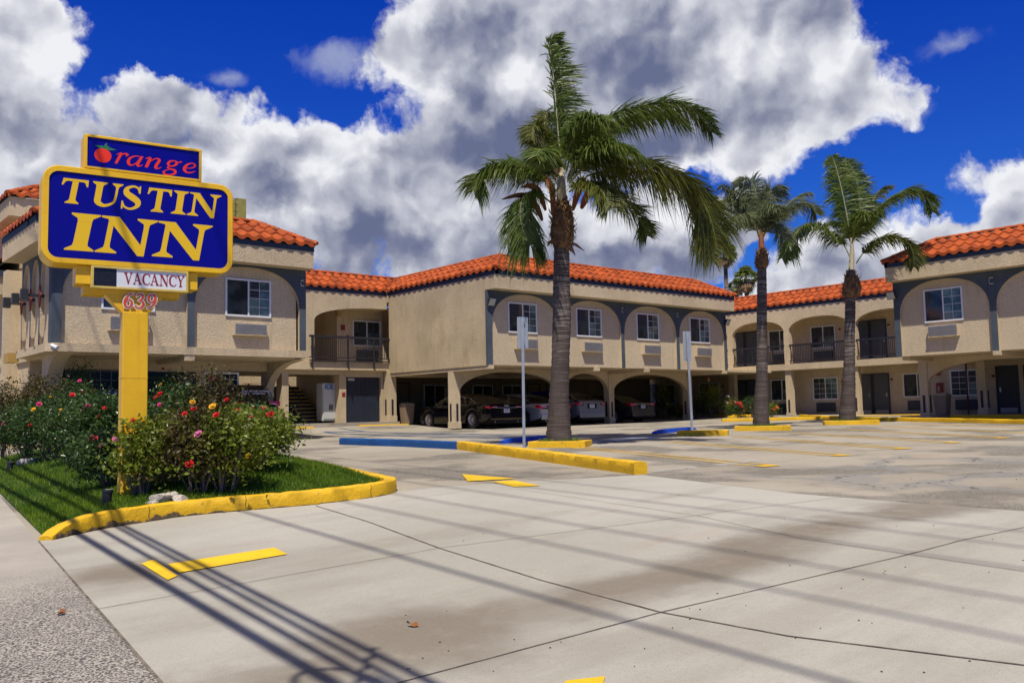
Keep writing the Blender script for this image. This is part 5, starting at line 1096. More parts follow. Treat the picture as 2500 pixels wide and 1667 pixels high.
# dark blue dumpster behind the cars
dm = thing('dumpster', 'deep blue steel dumpster behind the blue grey hatchback under the carport', 'dumpster', (32.4,34.5,0))
mb = MB(); rows = [[(x_,y_,z_) for x_,y_ in ((31.6-d_,34-d_),(33.3+d_,34-d_),(33.3+d_,35.2+d_),(31.6-d_,35.2+d_))] for z_, d_ in ((.15,-.1),(1.55,0))]; mb.grid(rows, True); mb.f.append((0,1,2,3)); link('body', mb, mat('dumpster_blue', (.01,.03,.30), .6), dm)
mb = MB(); mb.box(31.58,33.98,1.55,33.32,35.22,1.68); link('lid', mb, mat('dumpster_blue'), dm)
# ------------------------------------------------------------------ foliage materials
def leafmat(name, c1, c2, scale=3., tr=.3, rough=.5):
    mt = bpy.data.materials.new(name); mt.use_nodes = True; nt = mt.node_tree; T = NT(nt); b = nt.nodes['Principled BSDF']; pos = nt.nodes.new('ShaderNodeNewGeometry')
    c = T.mix(T.ss(T.noise(pos.outputs['Position'], scale, 4, .7), .3, .7), c1, c2)
    wn = T.n('ShaderNodeTexNoise', Scale=60., Detail=2.); nt.links.new(pos.outputs['Position'], wn.inputs['Vector'])
    c = T.mix(T.math('MULTIPLY', T.ss(wn.outputs['Fac'], .5, .7), .45), c, [min(1, x*1.9+.01) for x in c2])
    nt.links.new(c, b.inputs['Base Color']); b.inputs['Roughness'].default_value = rough; b.inputs['Specular IOR Level'].default_value = .35
    tl = T.n('ShaderNodeBsdfTranslucent'); nt.links.new(c, tl.inputs['Color']); mx = T.n('ShaderNodeMixShader', i0=tr); nt.links.new(b.outputs[0], mx.inputs[1]); nt.links.new(tl.outputs[0], mx.inputs[2])
    nt.links.new(mx.outputs[0], nt.nodes['Material Output'].inputs[0]); MAT[name] = mt; return mt
PALML = leafmat('palm_leaf', (.045,.085,.014), (.14,.19,.032), 1.5, .35, .38)
PALMP = leafmat('palm_leaf_pale', (.075,.10,.05), (.17,.20,.09), 1.5)
PALML2 = leafmat('palm_leaf_olive', (.055,.075,.010), (.13,.14,.022), 1.5)
FANL = leafmat('fan_palm_leaf', (.06,.10,.02), (.20,.24,.05), .8)
DRYL = leafmat('dry_palm_leaf', (.12,.075,.035), (.26,.17,.09), 1., .1, .8)
ROSE1 = leafmat('rose_leaf_dark', (.016,.042,.010), (.065,.12,.025), 5, .3, .3)
ROSE2 = leafmat('rose_leaf_lime', (.050,.085,.010), (.19,.23,.02), 5, .35, .35)
ROSE3 = leafmat('rose_leaf_bronze', (.05,.03,.012), (.10,.09,.02), 5)
GRASS = leafmat('grass_blade', (.055,.135,.008), (.17,.26,.014), 1.2, .35)
STEM = mat('rose_stem', rough=.8, fn=varied((.17,.14,.11), .4, 5, 30)); RACH = mat('frond_rib', rough=.6, fn=varied((.20,.21,.09), .2, 2, 20)); RACHP = mat('frond_rib_pale', rough=.5, fn=varied((.42,.38,.26), .2, 2, 20))
def trunkf(T):
    P_ = T.pos; v = T.n('ShaderNodeMapping', Vector=P_); v.inputs['Scale'].default_value = (1.2,1.2,24)
    ring = T.noise(v.outputs[0], 1., 5, .7); big = T.noise(P_, 2.2, 5, .65)
    v2 = T.n('ShaderNodeMapping', Vector=P_); v2.inputs['Scale'].default_value = (14,14,2.5); vert = T.noise(v2.outputs[0], 1., 4, .6)
    sz = T.n('ShaderNodeSeparateXYZ', i0=P_).outputs[2]; hf = T.ss(sz, 1.2, 3.4)
    c = T.mix(T.math('MULTIPLY', T.ss(ring, .44, .66), T.math('ADD', .25, T.math('MULTIPLY', hf, .75))), (.068,.052,.045), (.30,.27,.24))
    c = T.mix(T.math('MULTIPLY', T.ss(big, .45, .7), .65), c, (.075,.060,.054)); c = T.mix(T.math('MULTIPLY', T.ss(vert, .5, .75), .5), c, (.04,.032,.028))
    setc(T, c); bump(T, T.math('ADD', ring, T.math('MULTIPLY', vert, .5)), .8, .02)
TRUNK = mat('palm_trunk', rough=.9, spec=.15, fn=trunkf)
FIBER = mat('palm_fibre', rough=.95, fn=varied((.20,.115,.055), .55, 6, 30, .9, .02)); SPATHE = mat('palm_spathe', rough=.6, fn=varied((.24,.085,.03), .3, 4, 20)); FRUIT = mat('palm_fruit', rough=.8, fn=varied((.12,.12,.035), .4, 20, 60))
class Leafs(MB): pass
LK = [1.17, 1.95]
def frond(par, pts, L_=.62, wind=.35, n=95, wdt=.030, m_=None, rib=None, grav=.45, plum=.5, t0=.14, rr=.028, droop=1.):
    L_ *= LK[0]; n = int(n*LK[1])
    R_ = resample(catmull(pts, 8), .12); N = len(R_)
    cum = [0]
    for a, b in zip(R_[:-1], R_[1:]): cum.append(cum[-1]+(b-a).length)
    tot = cum[-1]
    def at(t):
        d = t*tot; i = 0
        while i < N-2 and cum[i+1] < d: i += 1
        f = (d-cum[i])/max(1e-6, cum[i+1]-cum[i]); return R_[i].lerp(R_[i+1], f), (R_[i+1]-R_[i]).normalized()
    mb = MB(); mb.tube(R_, [rr*(1-.85*i/(N-1)) for i in range(N)], 5)
    o = link('frond', mb, rib or RACH, par, smooth=True, fix=False)
    lf = MB()
    for k in range(n):
        t = t0+(1-t0)*(k+random.random())/n; p, T = at(t)
        up = Vector((0,0,1)); 
        if abs(T.z) > .8: up = (up*.2 - FV).normalized()
        S_ = T.cross(up).normalized(); Nn = S_.cross(T).normalized()
        ln = L_*(.55+.45*sin(pi*min(1, (t-t0)/(1-t0)*.8+.18)))*random.uniform(.8,1.1)*(1-.35*max(0,(t-.8)/.2))
        ln *= 1+.22*sin(t*31+len(pts))
        for sd_ in (-1, 1):
            for q in range(2 if plum > 0 else 1):
                if random.random() < .12: continue
                d = (S_*sd_*1.0 + T*random.uniform(.2,1.0) + Nn*random.uniform(-.15,plum) + RV*wind*random.uniform(.6,1.3)).normalized()
                w_ = T-d*T.dot(d); w_ = (w_.normalized() if w_.length > 1e-3 else Nn)*wdt*random.uniform(.7,1.1)/2; w_ = (w_+Nn*random.uniform(-.5,.5)*w_.length)
                gq = grav*random.uniform(.4,1.9); prev = None; b0 = len(lf.v)
                for i, (s_, ww) in enumerate(((0,.6),(.35,1),(.7,.8),(1,.08))):
                    c = p+d*ln*s_-Vector((0,0,1))*gq*ln*s_*s_*droop+RV*wind*.25*ln*s_*s_
                    lf.v += [tuple(c-w_*ww), tuple(c+w_*ww)]
                for i in range(3): lf.f.append((b0+2*i, b0+2*i+1, b0+2*i+3, b0+2*i+2))
    link('leaflets', lf, m_ or PALML, o, fix=False); return o
def palmtrunk(par, pts, radii, name='trunk'):
    P_ = resample(catmull(pts, 6), .09); N = len(P_); rad = catmull([Vector((r_,0,0)) for r_ in radii], 12); rows = []
    for i, p in enumerate(P_):
        f = i/(N-1)*(len(rad)-1); a = rad[int(f)].x; r_ = a*(1+(.02+.02*random.random())*(1 if i % 2 else -1)*min(1, f*.9)+random.uniform(-.012,.012))
        rows.append([p+Vector((cos(j*pi/10)*r_*(1+.03*sin(j*1.7+i*.2)), sin(j*pi/10)*r_*(1+.03*sin(j*1.7+i*.2)), 0)) for j in range(20)])
    mb = MB(); mb.grid(rows, True); return link(name, mb, TRUNK, par, smooth=True)
def bulge(par, base, top, r0, r1, n=150):
    mb = MB(); ax = top-base; H_ = ax.length; prof = [(0,r0*.95),(.12,r1*.85),(.3,r1),(.55,r1*.92),(.8,r1*.68),(1,r0*.55)]; rows = []
    for f, r_ in prof: rows.append([base+ax*f+Vector((cos(j*pi/8)*r_*random.uniform(.9,1.1), sin(j*pi/8)*r_*random.uniform(.9,1.1), 0)) for j in range(16)])
    mb.grid(rows, True)
    for k in range(n):
        a = random.uniform(0, 2*pi); f = random.uniform(0, .95); r_ = interp(prof, f)*.95; d = Vector((cos(a), sin(a), 0)); p = base+ax*f+d*r_; ln = random.uniform(.12,.42)*r1/.4; w_ = Vector((-d.y,d.x,0))*random.uniform(.02,.06)*r1/.4
        up = random.choice((1,1,-1)); q = p+d*ln*random.uniform(.15,.5)+Vector((0,0,ln*up*random.uniform(.4,1))); md = (p+q)/2+d*.03
        mb.v += [tuple(p-w_), tuple(p+w_), tuple(md+w_*.8), tuple(md-w_*.8), tuple(q)]; b = len(mb.v)-5; mb.f += [(b,b+1,b+2,b+3),(b+3,b+2,b+4)]
    return link('fibre_boot', mb, FIBER, par, fix=False)
def spathe(par, pts, w_=.10):
    R_ = catmull(pts, 5); rows = []
    for i, p in enumerate(R_):
        t = (R_[min(i+1,len(R_)-1)]-R_[max(i-1,0)]).normalized(); s_ = t.cross(FV).normalized(); f = i/(len(R_)-1); ww = w_*sin(pi*min(.98, f*.85+.12))
        rows.append([p-s_*ww, p+FV*ww*.7, p+s_*ww])
    mb = MB(); mb.grid(rows); link('spathe', mb, SPATHE, par, smooth=True, fix=False)
def plane_pt(base, px, py, d=0.):
    o = Vector((0,0,CH)); r_ = ray(px, py); D_ = (Vector(base)-o).dot(FV)+d; return o+r_*(D_/r_.dot(FV))
# --- the large near palm
random.seed(5)
b1 = Vector((15.95,16.75,G(15.95,16.75)+.1)); P1 = thing('queen_palm', 'large wind blown queen palm in the nearest yellow box, fronds swept to the right', 'palm tree', tuple(b1))
def z6(x, y, d=0.): return plane_pt(b1, 1100+.4144*x, 50+.4144*y, d)
top1 = z6(655, 1345)
palmtrunk(P1, [b1+Vector((0,0,-.12)), b1+Vector((0,0,.35)), b1+Vector((.02,0,1.0)), b1.lerp(top1,.4), b1.lerp(top1,.62)+Vector((.02,-.02,0)), b1.lerp(top1,.85), top1+Vector((0,0,.15))], [.36,.29,.245,.235,.24,.225,.215,.20])
bulge(P1, z6(660,1350), z6(660,1050), .21, .32, 240)
mb = MB(); mb.tube([z6(655,1150), z6(652,980), z6(655,850)], [.16,.12,.06], 8); link('crown_shaft', mb, RACHP, P1, smooth=True)
for pts, kw in [
  ([(655,860),(632,640),(615,420),(598,240),(588,130),(640,75)], dict(rib=RACHP, wind=1.1, L_=.55, grav=.25, n=110, plum=.2)),
  ([(690,930,-.1),(790,700,-.3),(950,560,-.4),(1160,500,-.4),(1340,490,-.3),(1460,560,-.2),(1540,660,0)], dict(wind=.3, L_=.75, n=135, grav=.5)),
  ([(690,940,.1),(800,760,.5),(960,620,.8),(1130,560,1.0),(1290,560,1.1),(1400,640,1.1)], dict(wind=.35, L_=.7, n=110)),
  ([(700,960,-.2),(800,860,-.5),(930,815,-.8),(1100,830,-1.0),(1290,880,-1.1),(1430,980,-1.1),(1520,1130,-1.0),(1570,1330,-.9)], dict(wind=.3, L_=.8, n=165, m_=PALML2, rib=mat('rib_olive', (.22,.22,.03), .6), grav=.7)),
  ([(700,980,.2),(850,900,.6),(1050,880,.9),(1250,930,1.1),(1400,1030,1.2),(1490,1180,1.2),(1530,1400,1.1)], dict(wind=.25, L_=.72, n=130, m_=PALML2, grav=.75)),
  ([(720,1040,.3),(820,980,.7),(930,1010,1.1),(1030,1090,1.4),(1110,1170,1.5),(1160,1270,1.5)], dict(wind=.3, L_=.6, n=85)),
  ([(620,1000,-.1),(520,910,-.3),(400,865,-.5),(270,850,-.7),(180,900,-.8),(135,1000,-.8)], dict(wind=-.25, L_=.62, n=110, grav=.6)),
  ([(620,1000,.4),(500,880,.9),(380,830,1.2),(280,860,1.4),(220,930,1.5)], dict(wind=-.2, L_=.55, n=80)),
  ([(600,1080,-.1),(500,1010,-.4),(430,1040,-.6),(410,1150,-.7),(450,1290,-.7),(540,1400,-.6)], dict(wind=.1, L_=.55, n=100, grav=.8)),
  ([(630,900,.2),(580,760,.6),(555,650,.8),(560,560,.9),(590,520,1)], dict(wind=-.3, L_=.55, n=75, m_=PALML2)),
  ([(620,880,0),(560,740,-.2),(510,650,-.4),(490,625,-.5),(480,700,-.6)], dict(wind=-.15, L_=.5, n=80, m_=PALML2)),
  ([(680,900,.3),(720,750,.8),(770,640,1.2),(860,600,1.6),(960,640,1.9)], dict(wind=.3, L_=.6, n=90)),
  ([(670,880,-.1),(700,740,-.5),(760,620,-1.0),(840,560,-1.5),(930,600,-1.9)], dict(wind=.3, L_=.6, n=90)),
  ([(650,880,.2),(660,720,.7),(700,600,1.3),(760,540,1.9)], dict(wind=.3, L_=.55, n=70)),
  ([(690,940,-.3),(760,820,-.9),(860,740,-1.5),(990,730,-2.0),(1100,800,-2.3)], dict(wind=.3, L_=.65, n=95)), ([(690,950,.4),(780,840,1.1),(900,760,1.8),(1030,760,2.3)], dict(wind=.3, L_=.65, n=85)),
  ([(640,920,-.4),(590,820,-1.0),(540,760,-1.6),(500,800,-2.1)], dict(wind=-.1, L_=.55, n=80)), ([(700,1010,-.5),(790,950,-1.2),(880,990,-1.7),(940,1090,-2.0)], dict(wind=.25, L_=.6, n=80, m_=PALML2)), ([(630,960,.5),(560,860,1.1),(480,830,1.6),(420,900,2.0)], dict(wind=-.1, L_=.55, n=75))]:
    frond(P1, [z6(*p) for p in pts], **kw)
for pts in [[(600,1140),(600,1010),(560,930),(480,893)], [(720,1120),(745,1030),(775,960),(800,925)], [(540,1180),(500,1090),(420,1030),(300,1055)], [(560,1120),(520,1010),(470,975),(415,985)], [(640,900),(625,870),(640,830),(665,860)], [(770,1110),(800,1040),(835,980)]]: spathe(P1, [z6(x, y, -.3) for x, y in pts], .09)
mb = MB()
for k in range(260): a = random.random()*6.28; h = random.random(); p = z6(605+random.gauss(0,14), 905+h*135, -.35+random.uniform(-.08,.08)); mb.lathe([(0,-.014),(.014,0),(0,.014)], p, 5)
link('fruit_cluster', mb, FRUIT, P1)['kind'] = 'stuff'
for k, (x, y) in enumerate(((690,1370),(735,1385),(790,1360),(570,1330))): 
    mb = MB(); p = z6(670 if x > 600 else 610, 1290, -.2); q = z6(x, y, -.2); mb.grid([[p-RV*.05, p+RV*.05],[p.lerp(q,.5)-RV*.07+ZV*.04, p.lerp(q,.5)+RV*.07+ZV*.04],[q-RV*.01, q+RV*.01]]); link('hanging_boot', mb, FIBER, P1, fix=False)
# --- the two smaller queen palms
LK = [1.12, 1.8]
def palm2(base, lab, tx, trunk_r, bul, fr, shaft, dd={}):
    b = Vector((base[0], base[1], G(*base)+.1)); r = thing('queen_palm', lab, 'palm tree', tuple(b))
    zz = lambda x, y, d=0.: plane_pt(b, 1700+.2551*x, 360+.2551*y, d); tp = zz(*tx)
    palmtrunk(r, [b-ZV*.12, b+ZV*.3, b.lerp(tp,.3), b.lerp(tp,.65), tp+ZV*.15], [trunk_r*1.75, trunk_r*1.3, trunk_r*1.05, trunk_r, trunk_r*.95])
    bulge(r, zz(*bul[0]), zz(*bul[1]), trunk_r*.9, bul[2], 150); mb = MB(); mb.tube([zz(*shaft[0]), zz(*shaft[1]), zz(*shaft[2])], [.12,.09,.05], 7); link('crown_shaft', mb, SPATHE if tx[0] < 1000 else RACHP, r)
    for pts, kw in fr: frond(r, [zz(*p) for p in pts], **{**dict(wdt=.036, L_=.62, rr=.026), **kw, **dd})
palm2((25.95,17.4), 'middle queen palm with a pale feathery grey green crown', (628,1160), .165, ((625,1165),(628,955),.235), [
  ([(600,850),(520,650),(430,540),(330,490),(250,520),(190,600)], dict(wind=.1,n=90)), ([(605,830),(500,640),(400,480),(290,380),(230,370)], dict(wind=-.1,n=80)), ([(615,800),(590,560),(560,400),(500,310),(420,300),(400,370)], dict(wind=-.1,n=80,m_=PALML2)),
  ([(630,800),(650,580),(700,430),(760,380),(850,400)], dict(wind=.2,n=75)), ([(640,830),(740,700),(860,600),(980,540),(1090,550),(1150,640)], dict(wind=.2,n=100)), ([(640,840,.4),(760,680,1),(900,520,1.4),(1010,450,1.5),(1100,440,1.5)], dict(wind=.2,n=80)),
  ([(640,860,-.3),(700,760,-.8),(770,740,-1.1),(820,800,-1.3),(840,880,-1.3)], dict(wind=.2,n=65,L_=.5)), ([(600,860,-.3),(550,720,-.8),(480,650,-1.2),(400,660,-1.5),(360,720,-1.6)], dict(wind=0,n=70)),
  ([(620,800,.5),(600,600,1),(560,500,1.4),(500,470,1.8)], dict(n=70)), ([(625,800,-.4),(660,640,-1),(720,560,-1.6),(800,560,-2)], dict(n=70))], ((625,1000),(620,880),(618,780)), dict(m_=PALMP, wdt=.026))
palm2((31.5,17.35), 'farthest queen palm with one tall upright frond and an arching left frond', (1480,1210), .185, ((1483,1450),(1487,1195),.345), [
  ([(1480,900),(1440,650),(1390,400),(1340,200),(1300,80)], dict(wind=.15,n=120,rib=RACHP,grav=.35,L_=.75)), ([(1500,900,.3),(1560,700,.7),(1560,450,.9),(1510,250,.9),(1440,130,.9),(1400,150,.9)], dict(wind=.25,n=110,L_=.65)),
  ([(1510,900),(1620,730),(1760,560),(1920,450),(2080,400),(2200,470),(2260,620)], dict(wind=.2,n=120,L_=.7)), ([(1510,900,.5),(1600,700,1),(1680,520,1.3),(1770,400,1.4),(1870,370,1.4)], dict(wind=.2,n=80,m_=PALML2)),
  ([(1530,1110,-.2),(1590,1020,-.5),(1700,900,-.8),(1860,850,-1.0),(1990,890,-1.1),(2070,990,-1.1),(2080,1140,-1.0)], dict(wind=.2,n=110,L_=.55,m_=PALML2)), ([(1470,1050,-.1),(1400,920,-.3),(1280,830,-.5),(1120,730,-.7),(1010,760,-.8),(900,900,-.9),(820,1060,-.9)], dict(wind=.05,n=120,L_=.6,grav=.6,rib=mat('rib_lime',(.32,.33,.1),.6))),
  ([(1490,920,-.5),(1520,760,-1.2),(1600,650,-1.8),(1720,620,-2.2)], dict(wind=.2,n=80)), ([(1480,920,.5),(1430,800,1),(1360,720,1.4),(1280,740,1.8)], dict(n=70))], ((1480,1200),(1490,1020),(1485,850)))
for i, (bx_, by_) in enumerate(((31.5,17.3),)):
    mb = MB(); 
    for k in range(120):
        a = random.uniform(0,6.28); f = random.random(); p = plane_pt(Vector((31.5,17.35,0)), 1700+.2551*(1483+90*cos(a)), 360+.2551*(1200+f*280), .3*sin(a)); mb.v += [tuple(p-RV*.03), tuple(p+RV*.03), tuple(p+RV*random.uniform(-.1,.1)-ZV*random.uniform(.15,.4))]; n_ = len(mb.v); mb.f.append((n_-3,n_-2,n_-1))
# grass tufts at the box planted palms
for (bx_, by_), lab in (((15.95,16.75),'tuft of short grass round the foot of the large palm'),((25.95,17.4),'tuft of short grass round the foot of the middle palm'),((31.5,17.35),'tuft of short grass round the foot of the farthest palm')):
    mb = MB()
    for k in range(500):
        a = random.uniform(0,6.28); r_ = random.uniform(.3,.6); p = Vector((bx_+cos(a)*r_, by_+sin(a)*r_*.8, G(bx_,by_)+.09)); h = random.uniform(.06,.16); w_ = RV*.008; q = p+Vector((random.uniform(-.05,.05), random.uniform(-.05,.05), h)); mb.v += [tuple(p-w_), tuple(p+w_), tuple(q)]; n_ = len(mb.v); mb.f.append((n_-3,n_-2,n_-1))
    tag(link('grass_tuft', mb, GRASS, fix=False), lab, 'grass', kind='stuff')
# --- fan palms far behind the wings
def fanpalm(px, py, dist, H_, cr, lab, n=75, seed=1):
    random.seed(seed); d = ray(px, py); p = Vector((0,0,CH))+d*(dist/d.dot(FV)); r = thing('fan_palm', lab, 'palm tree', (p.x,p.y,0), 'fan palms beyond the roofs'); c = p
    mb = MB(); mb.tube([(p.x,p.y,-1),(p.x,p.y,p.z*.5),(p.x,p.y,p.z)], [.42,.30,.26], 8); link('trunk', mb, TRUNK, r, smooth=True)
    for nm, m_, cnt, lo, hi in (('crown', FANL, n, -25, 88), ('dead_skirt', DRYL, n//3, -80, -30)):
        mb = MB()
        for k in range(cnt):
            a = random.uniform(0, 2*pi); e = radians(random.uniform(lo, hi)); d_ = Vector((cos(a)*cos(e), sin(a)*cos(e), sin(e))); st_ = c+d_*cr*.42; s_ = d_.cross(ZV if abs(d_.z) < .95 else FV).normalized(); u_ = s_.cross(d_)
            mb.v += [tuple(c-s_*.03), tuple(c+s_*.03), tuple(st_+s_*.02), tuple(st_-s_*.02)]; q = len(mb.v)-4; mb.f.append((q,q+1,q+2,q+3))
            for j in range(13):
                b = radians(-72+144*j/12); dd = d_*cos(b)+s_*sin(b); ln = cr*.58*random.uniform(.8,1.05)*(.75+.25*cos(b)); tip = st_+dd*ln-ZV*ln*random.uniform(.15,.5); w_ = (s_*cos(b)-d_*sin(b))*cr*.05; mid = st_+dd*ln*.55
                mb.v += [tuple(st_), tuple(mid-w_), tuple(tip), tuple(mid+w_+u_*.05)]; q = len(mb.v)-4; mb.f.append((q,q+1,q+2,q+3))
        link(nm, mb, m_, r, fix=False)
    return r
fanpalm(1770, 618, 120, 0, 2.1, 'tall fan palm with a round crown, behind the tip of the large palm frond', 46, 1)
fanpalm(1821, 680, 118, 0, 2.2, 'fan palm low behind the roof corner, left of the middle palm trunk', 46, 2)
fanpalm(1798, 700, 122, 0, 1.5, 'small fan palm half hidden at the left of its larger neighbour', 30, 3)
# ------------------------------------------------------------------ lawn
LP = [(sw(11.15)+.08,11.15),(3.3,11.52),(4.4,11.58),(5.84,11.05),(6.7,10.96),(7.07,11.2),(7.26,11.95),(7.78,14.4),(8.62,18.4),(9.28,21.4),(9.45,23.4),(8.5,24.5),(5.0,25.0),(sw(25)+.03,25.0),(sw(18)+.03,18)]
def inpoly(x, y):
    c = False; j = len(LP)-1
    for i in range(len(LP)):
        if (LP[i][1] > y) != (LP[j][1] > y) and x < (LP[j][0]-LP[i][0])*(y-LP[i][1])/(LP[j][1]-LP[i][1])+LP[i][0]: c = not c
        j = i
    return c
def LZ(x, y):
    e = x-sw(y); return G(x, y)+.02+.13*sm(e/.9)+.20*sm((e-.3)/2.2)*sm((y-11.3)/1.6)*sm((8.6-x+(y-16)*.22)/1.5)
lm = sheet('l', LP, None, 0); lm.v = [(x, y, LZ(x, y)) for x, y, z in lm.v]
tag(link('lawn', lm, mat('lawn_soil', rough=1, fn=varied((.035,.075,.012), .35, 3, 30, .8, .02)), fix=False, smooth=True), kind='structure')
random.seed(21); V_ = []; F_l = []
def blades(n, y0, y1, hs):
    k = 0
    while k < n:
        x = random.uniform(2.4, 9.5); y = random.uniform(y0, y1)
        if not inpoly(x, y): continue
        k += 1; z = LZ(x, y)-.005; h = random.uniform(*hs); a = random.uniform(0, 6.28); w_ = random.uniform(.004,.008); lx, ly = random.gauss(0,.35)*h, random.gauss(0,.35)*h; b = len(V_)
        V_.extend([(x-cos(a)*w_, y-sin(a)*w_, z), (x+cos(a)*w_, y+sin(a)*w_, z), (x+lx, y+ly, z+h)]); F_l.append((b,b+1,b+2))
blades(62000, 11.0, 14.5, (.035,.085)); blades(46000, 14.5, 25, (.04,.10))
mb = MB(); mb.v = V_; mb.f = F_l; tag(link('grass', mb, GRASS, fix=False), 'short bright green lawn grass', 'grass', kind='stuff')
# ------------------------------------------------------------------ rose bushes
def bloomproto():
    mb = MB()
    for ring, (n, r_, h, tilt) in enumerate(((5,.2,.95,.15),(6,.5,.8,.45),(7,.8,.55,.85),(7,1.0,.25,1.2))):
        for k in range(n):
            a = 2*pi*k/n+ring*.5; d = Vector((cos(a), sin(a), 0)); s_ = Vector((-sin(a), cos(a), 0)); w_ = .5*(r_+.25)
            b = d*.08; t = d*r_*sin(tilt+.2)+ZV*h*.8; mdl = d*r_*.6*sin(tilt+.2)+ZV*h*.45+d*.12
            q = len(mb.v); mb.v += [tuple(b-s_*.1), tuple(b+s_*.1), tuple(mdl+s_*w_), tuple(t+s_*w_*.6), tuple(t-s_*w_*.6), tuple(mdl-s_*w_)]; mb.f.append((q,q+1,q+2,q+3,q+4,q+5))
    mb.lathe([(.0,.0),(.42,.25),(.5,.55),(.3,.8),(0,.85)], (0,0,0), 7)
    return mb
def petal(name, c): return mat(name, rough=.55, spec=.3, fn=varied(c, .25, 8, 60, .1, .002))
PET = {'r': petal('petal_red', (.55,.008,.012)), 'm': petal('petal_magenta', (.60,.02,.17)), 'y': petal('petal_yellow', (.80,.42,.02)), 'p': petal('petal_pink', (.62,.16,.34)), 'o': petal('petal_orange', (.78,.16,.02)), 'w': petal('petal_white', (.70,.68,.52)), 'h': petal('petal_hot', (.78,.02,.08))}
bm_ = {}
def bloom(par, p, c, s_):
    if c not in bm_:
        o = link('rose_bloom', bloomproto(), PET[c], None, smooth=False, fix=False); bm_[c] = o.data; 
    else: o = bpy.data.objects.new('rose_bloom', bm_[c]); COL.objects.link(o)
    o.parent = par; o.location = p-org(par); o.scale = (s_, s_, s_*.9); d = (Vector((0,0,1))*.7-FV*.8+RV*random.uniform(-.5,.5)).normalized(); o.rotation_euler = d.to_track_quat('Z', 'Y').to_euler(); return o
NAME = {'r':'red','m':'magenta','y':'yellow','p':'pink','o':'orange','w':'cream white','h':'bright red'}
def bush(base, h, rad, lab, fl='', n=4200, lm_=None, leaf=.033, grp='rose bushes in the bed round the sign', nm='rose_bush', stems=16, fs=.047, flat=.9, cat='bush'):
    b = Vector(base); r = thing(nm, lab, cat, tuple(b), grp); sb = MB(); tips = []
    for k in range(stems):
        a = random.uniform(0, 2*pi); rr_ = sqrt(random.random())*rad; hh = h*random.uniform(.55,1.0)*(1-.25*(rr_/rad)**2); e = b+Vector((cos(a)*rr_, sin(a)*rr_, hh)); m1 = b+Vector((cos(a)*rr_*.5+random.uniform(-.08,.08), sin(a)*rr_*.5+random.uniform(-.08,.08), hh*.5))
        sb.tube([b+Vector((cos(a)*.08, sin(a)*.08, -.05)), m1, e], [.014,.010,.004], 5, False); tips.append(e)
        for q in range(3):
            f = random.uniform(.3,.9); p = b.lerp(e, f); e2 = p+Vector((random.gauss(0,.3)*rad, random.gauss(0,.3)*rad, random.uniform(.05,.3)*h)); sb.tube([p, e2], [.006,.003], 3, False); tips.append(e2)
    link('stems', sb, STEM, r, fix=False)
    lf = MB(); k = 0
    n = int(n*1.05)
    cl = [(t_, random.uniform(.09,.20)) for t_ in tips]+[(b+Vector((random.gauss(0,.45)*rad, random.gauss(0,.45)*rad, h*random.uniform(.2,.85))), random.uniform(.12,.26)) for _ in range(30)]
    while k < n:
        c, cr = random.choice(cl); gx = lambda: max(-1.6, min(1.6, random.gauss(0,.85)))
        p = c+Vector((gx()*cr, gx()*cr, gx()*cr*flat))
        if p.z < b.z+.04 or p.z > b.z+h*1.12: continue
        if p.z < b.z+h*.34 and random.random() < .72: continue
        k += 1; nn = Vector((random.gauss(0,.6), random.gauss(0,.6), random.uniform(.1,1))).normalized(); t = nn.cross(Vector((random.gauss(0,1), random.gauss(0,1), random.gauss(0,1)))).normalized(); s_ = nn.cross(t); L_ = leaf*random.uniform(.65,1.35); W_ = L_*.55; q = len(lf.v)
        lf.v += [tuple(p-t*L_), tuple(p-s_*W_+nn*L_*.15), tuple(p+t*L_), tuple(p+s_*W_+nn*L_*.15)]; lf.f += [(q,q+1,q+2),(q,q+2,q+3)]
    link('foliage', lf, lm_ or ROSE1, r, fix=False)
    for c in fl+(fl[0] if fl and nm == 'rose_bush' else ''):
        a = random.uniform(-1.0,1.0); rr_ = rad*random.uniform(.3,1.05); hz = h*random.uniform(.35,1.08)
        p = b+RV*sin(a)*rr_*1.0-FV*cos(a)*rr_*.95+Vector((0,0,hz)); bloom(r, p, c, fs*random.uniform(.75,1.25))['label'] = NAME[c]+' bloom'
    return r
random.seed(31)
def lb(px, py, off=.33): p = gp(px, py, off, True); return (p.x, p.y, LZ(p.x, p.y)-.03 if inpoly(p.x, p.y) else G(p.x,p.y))
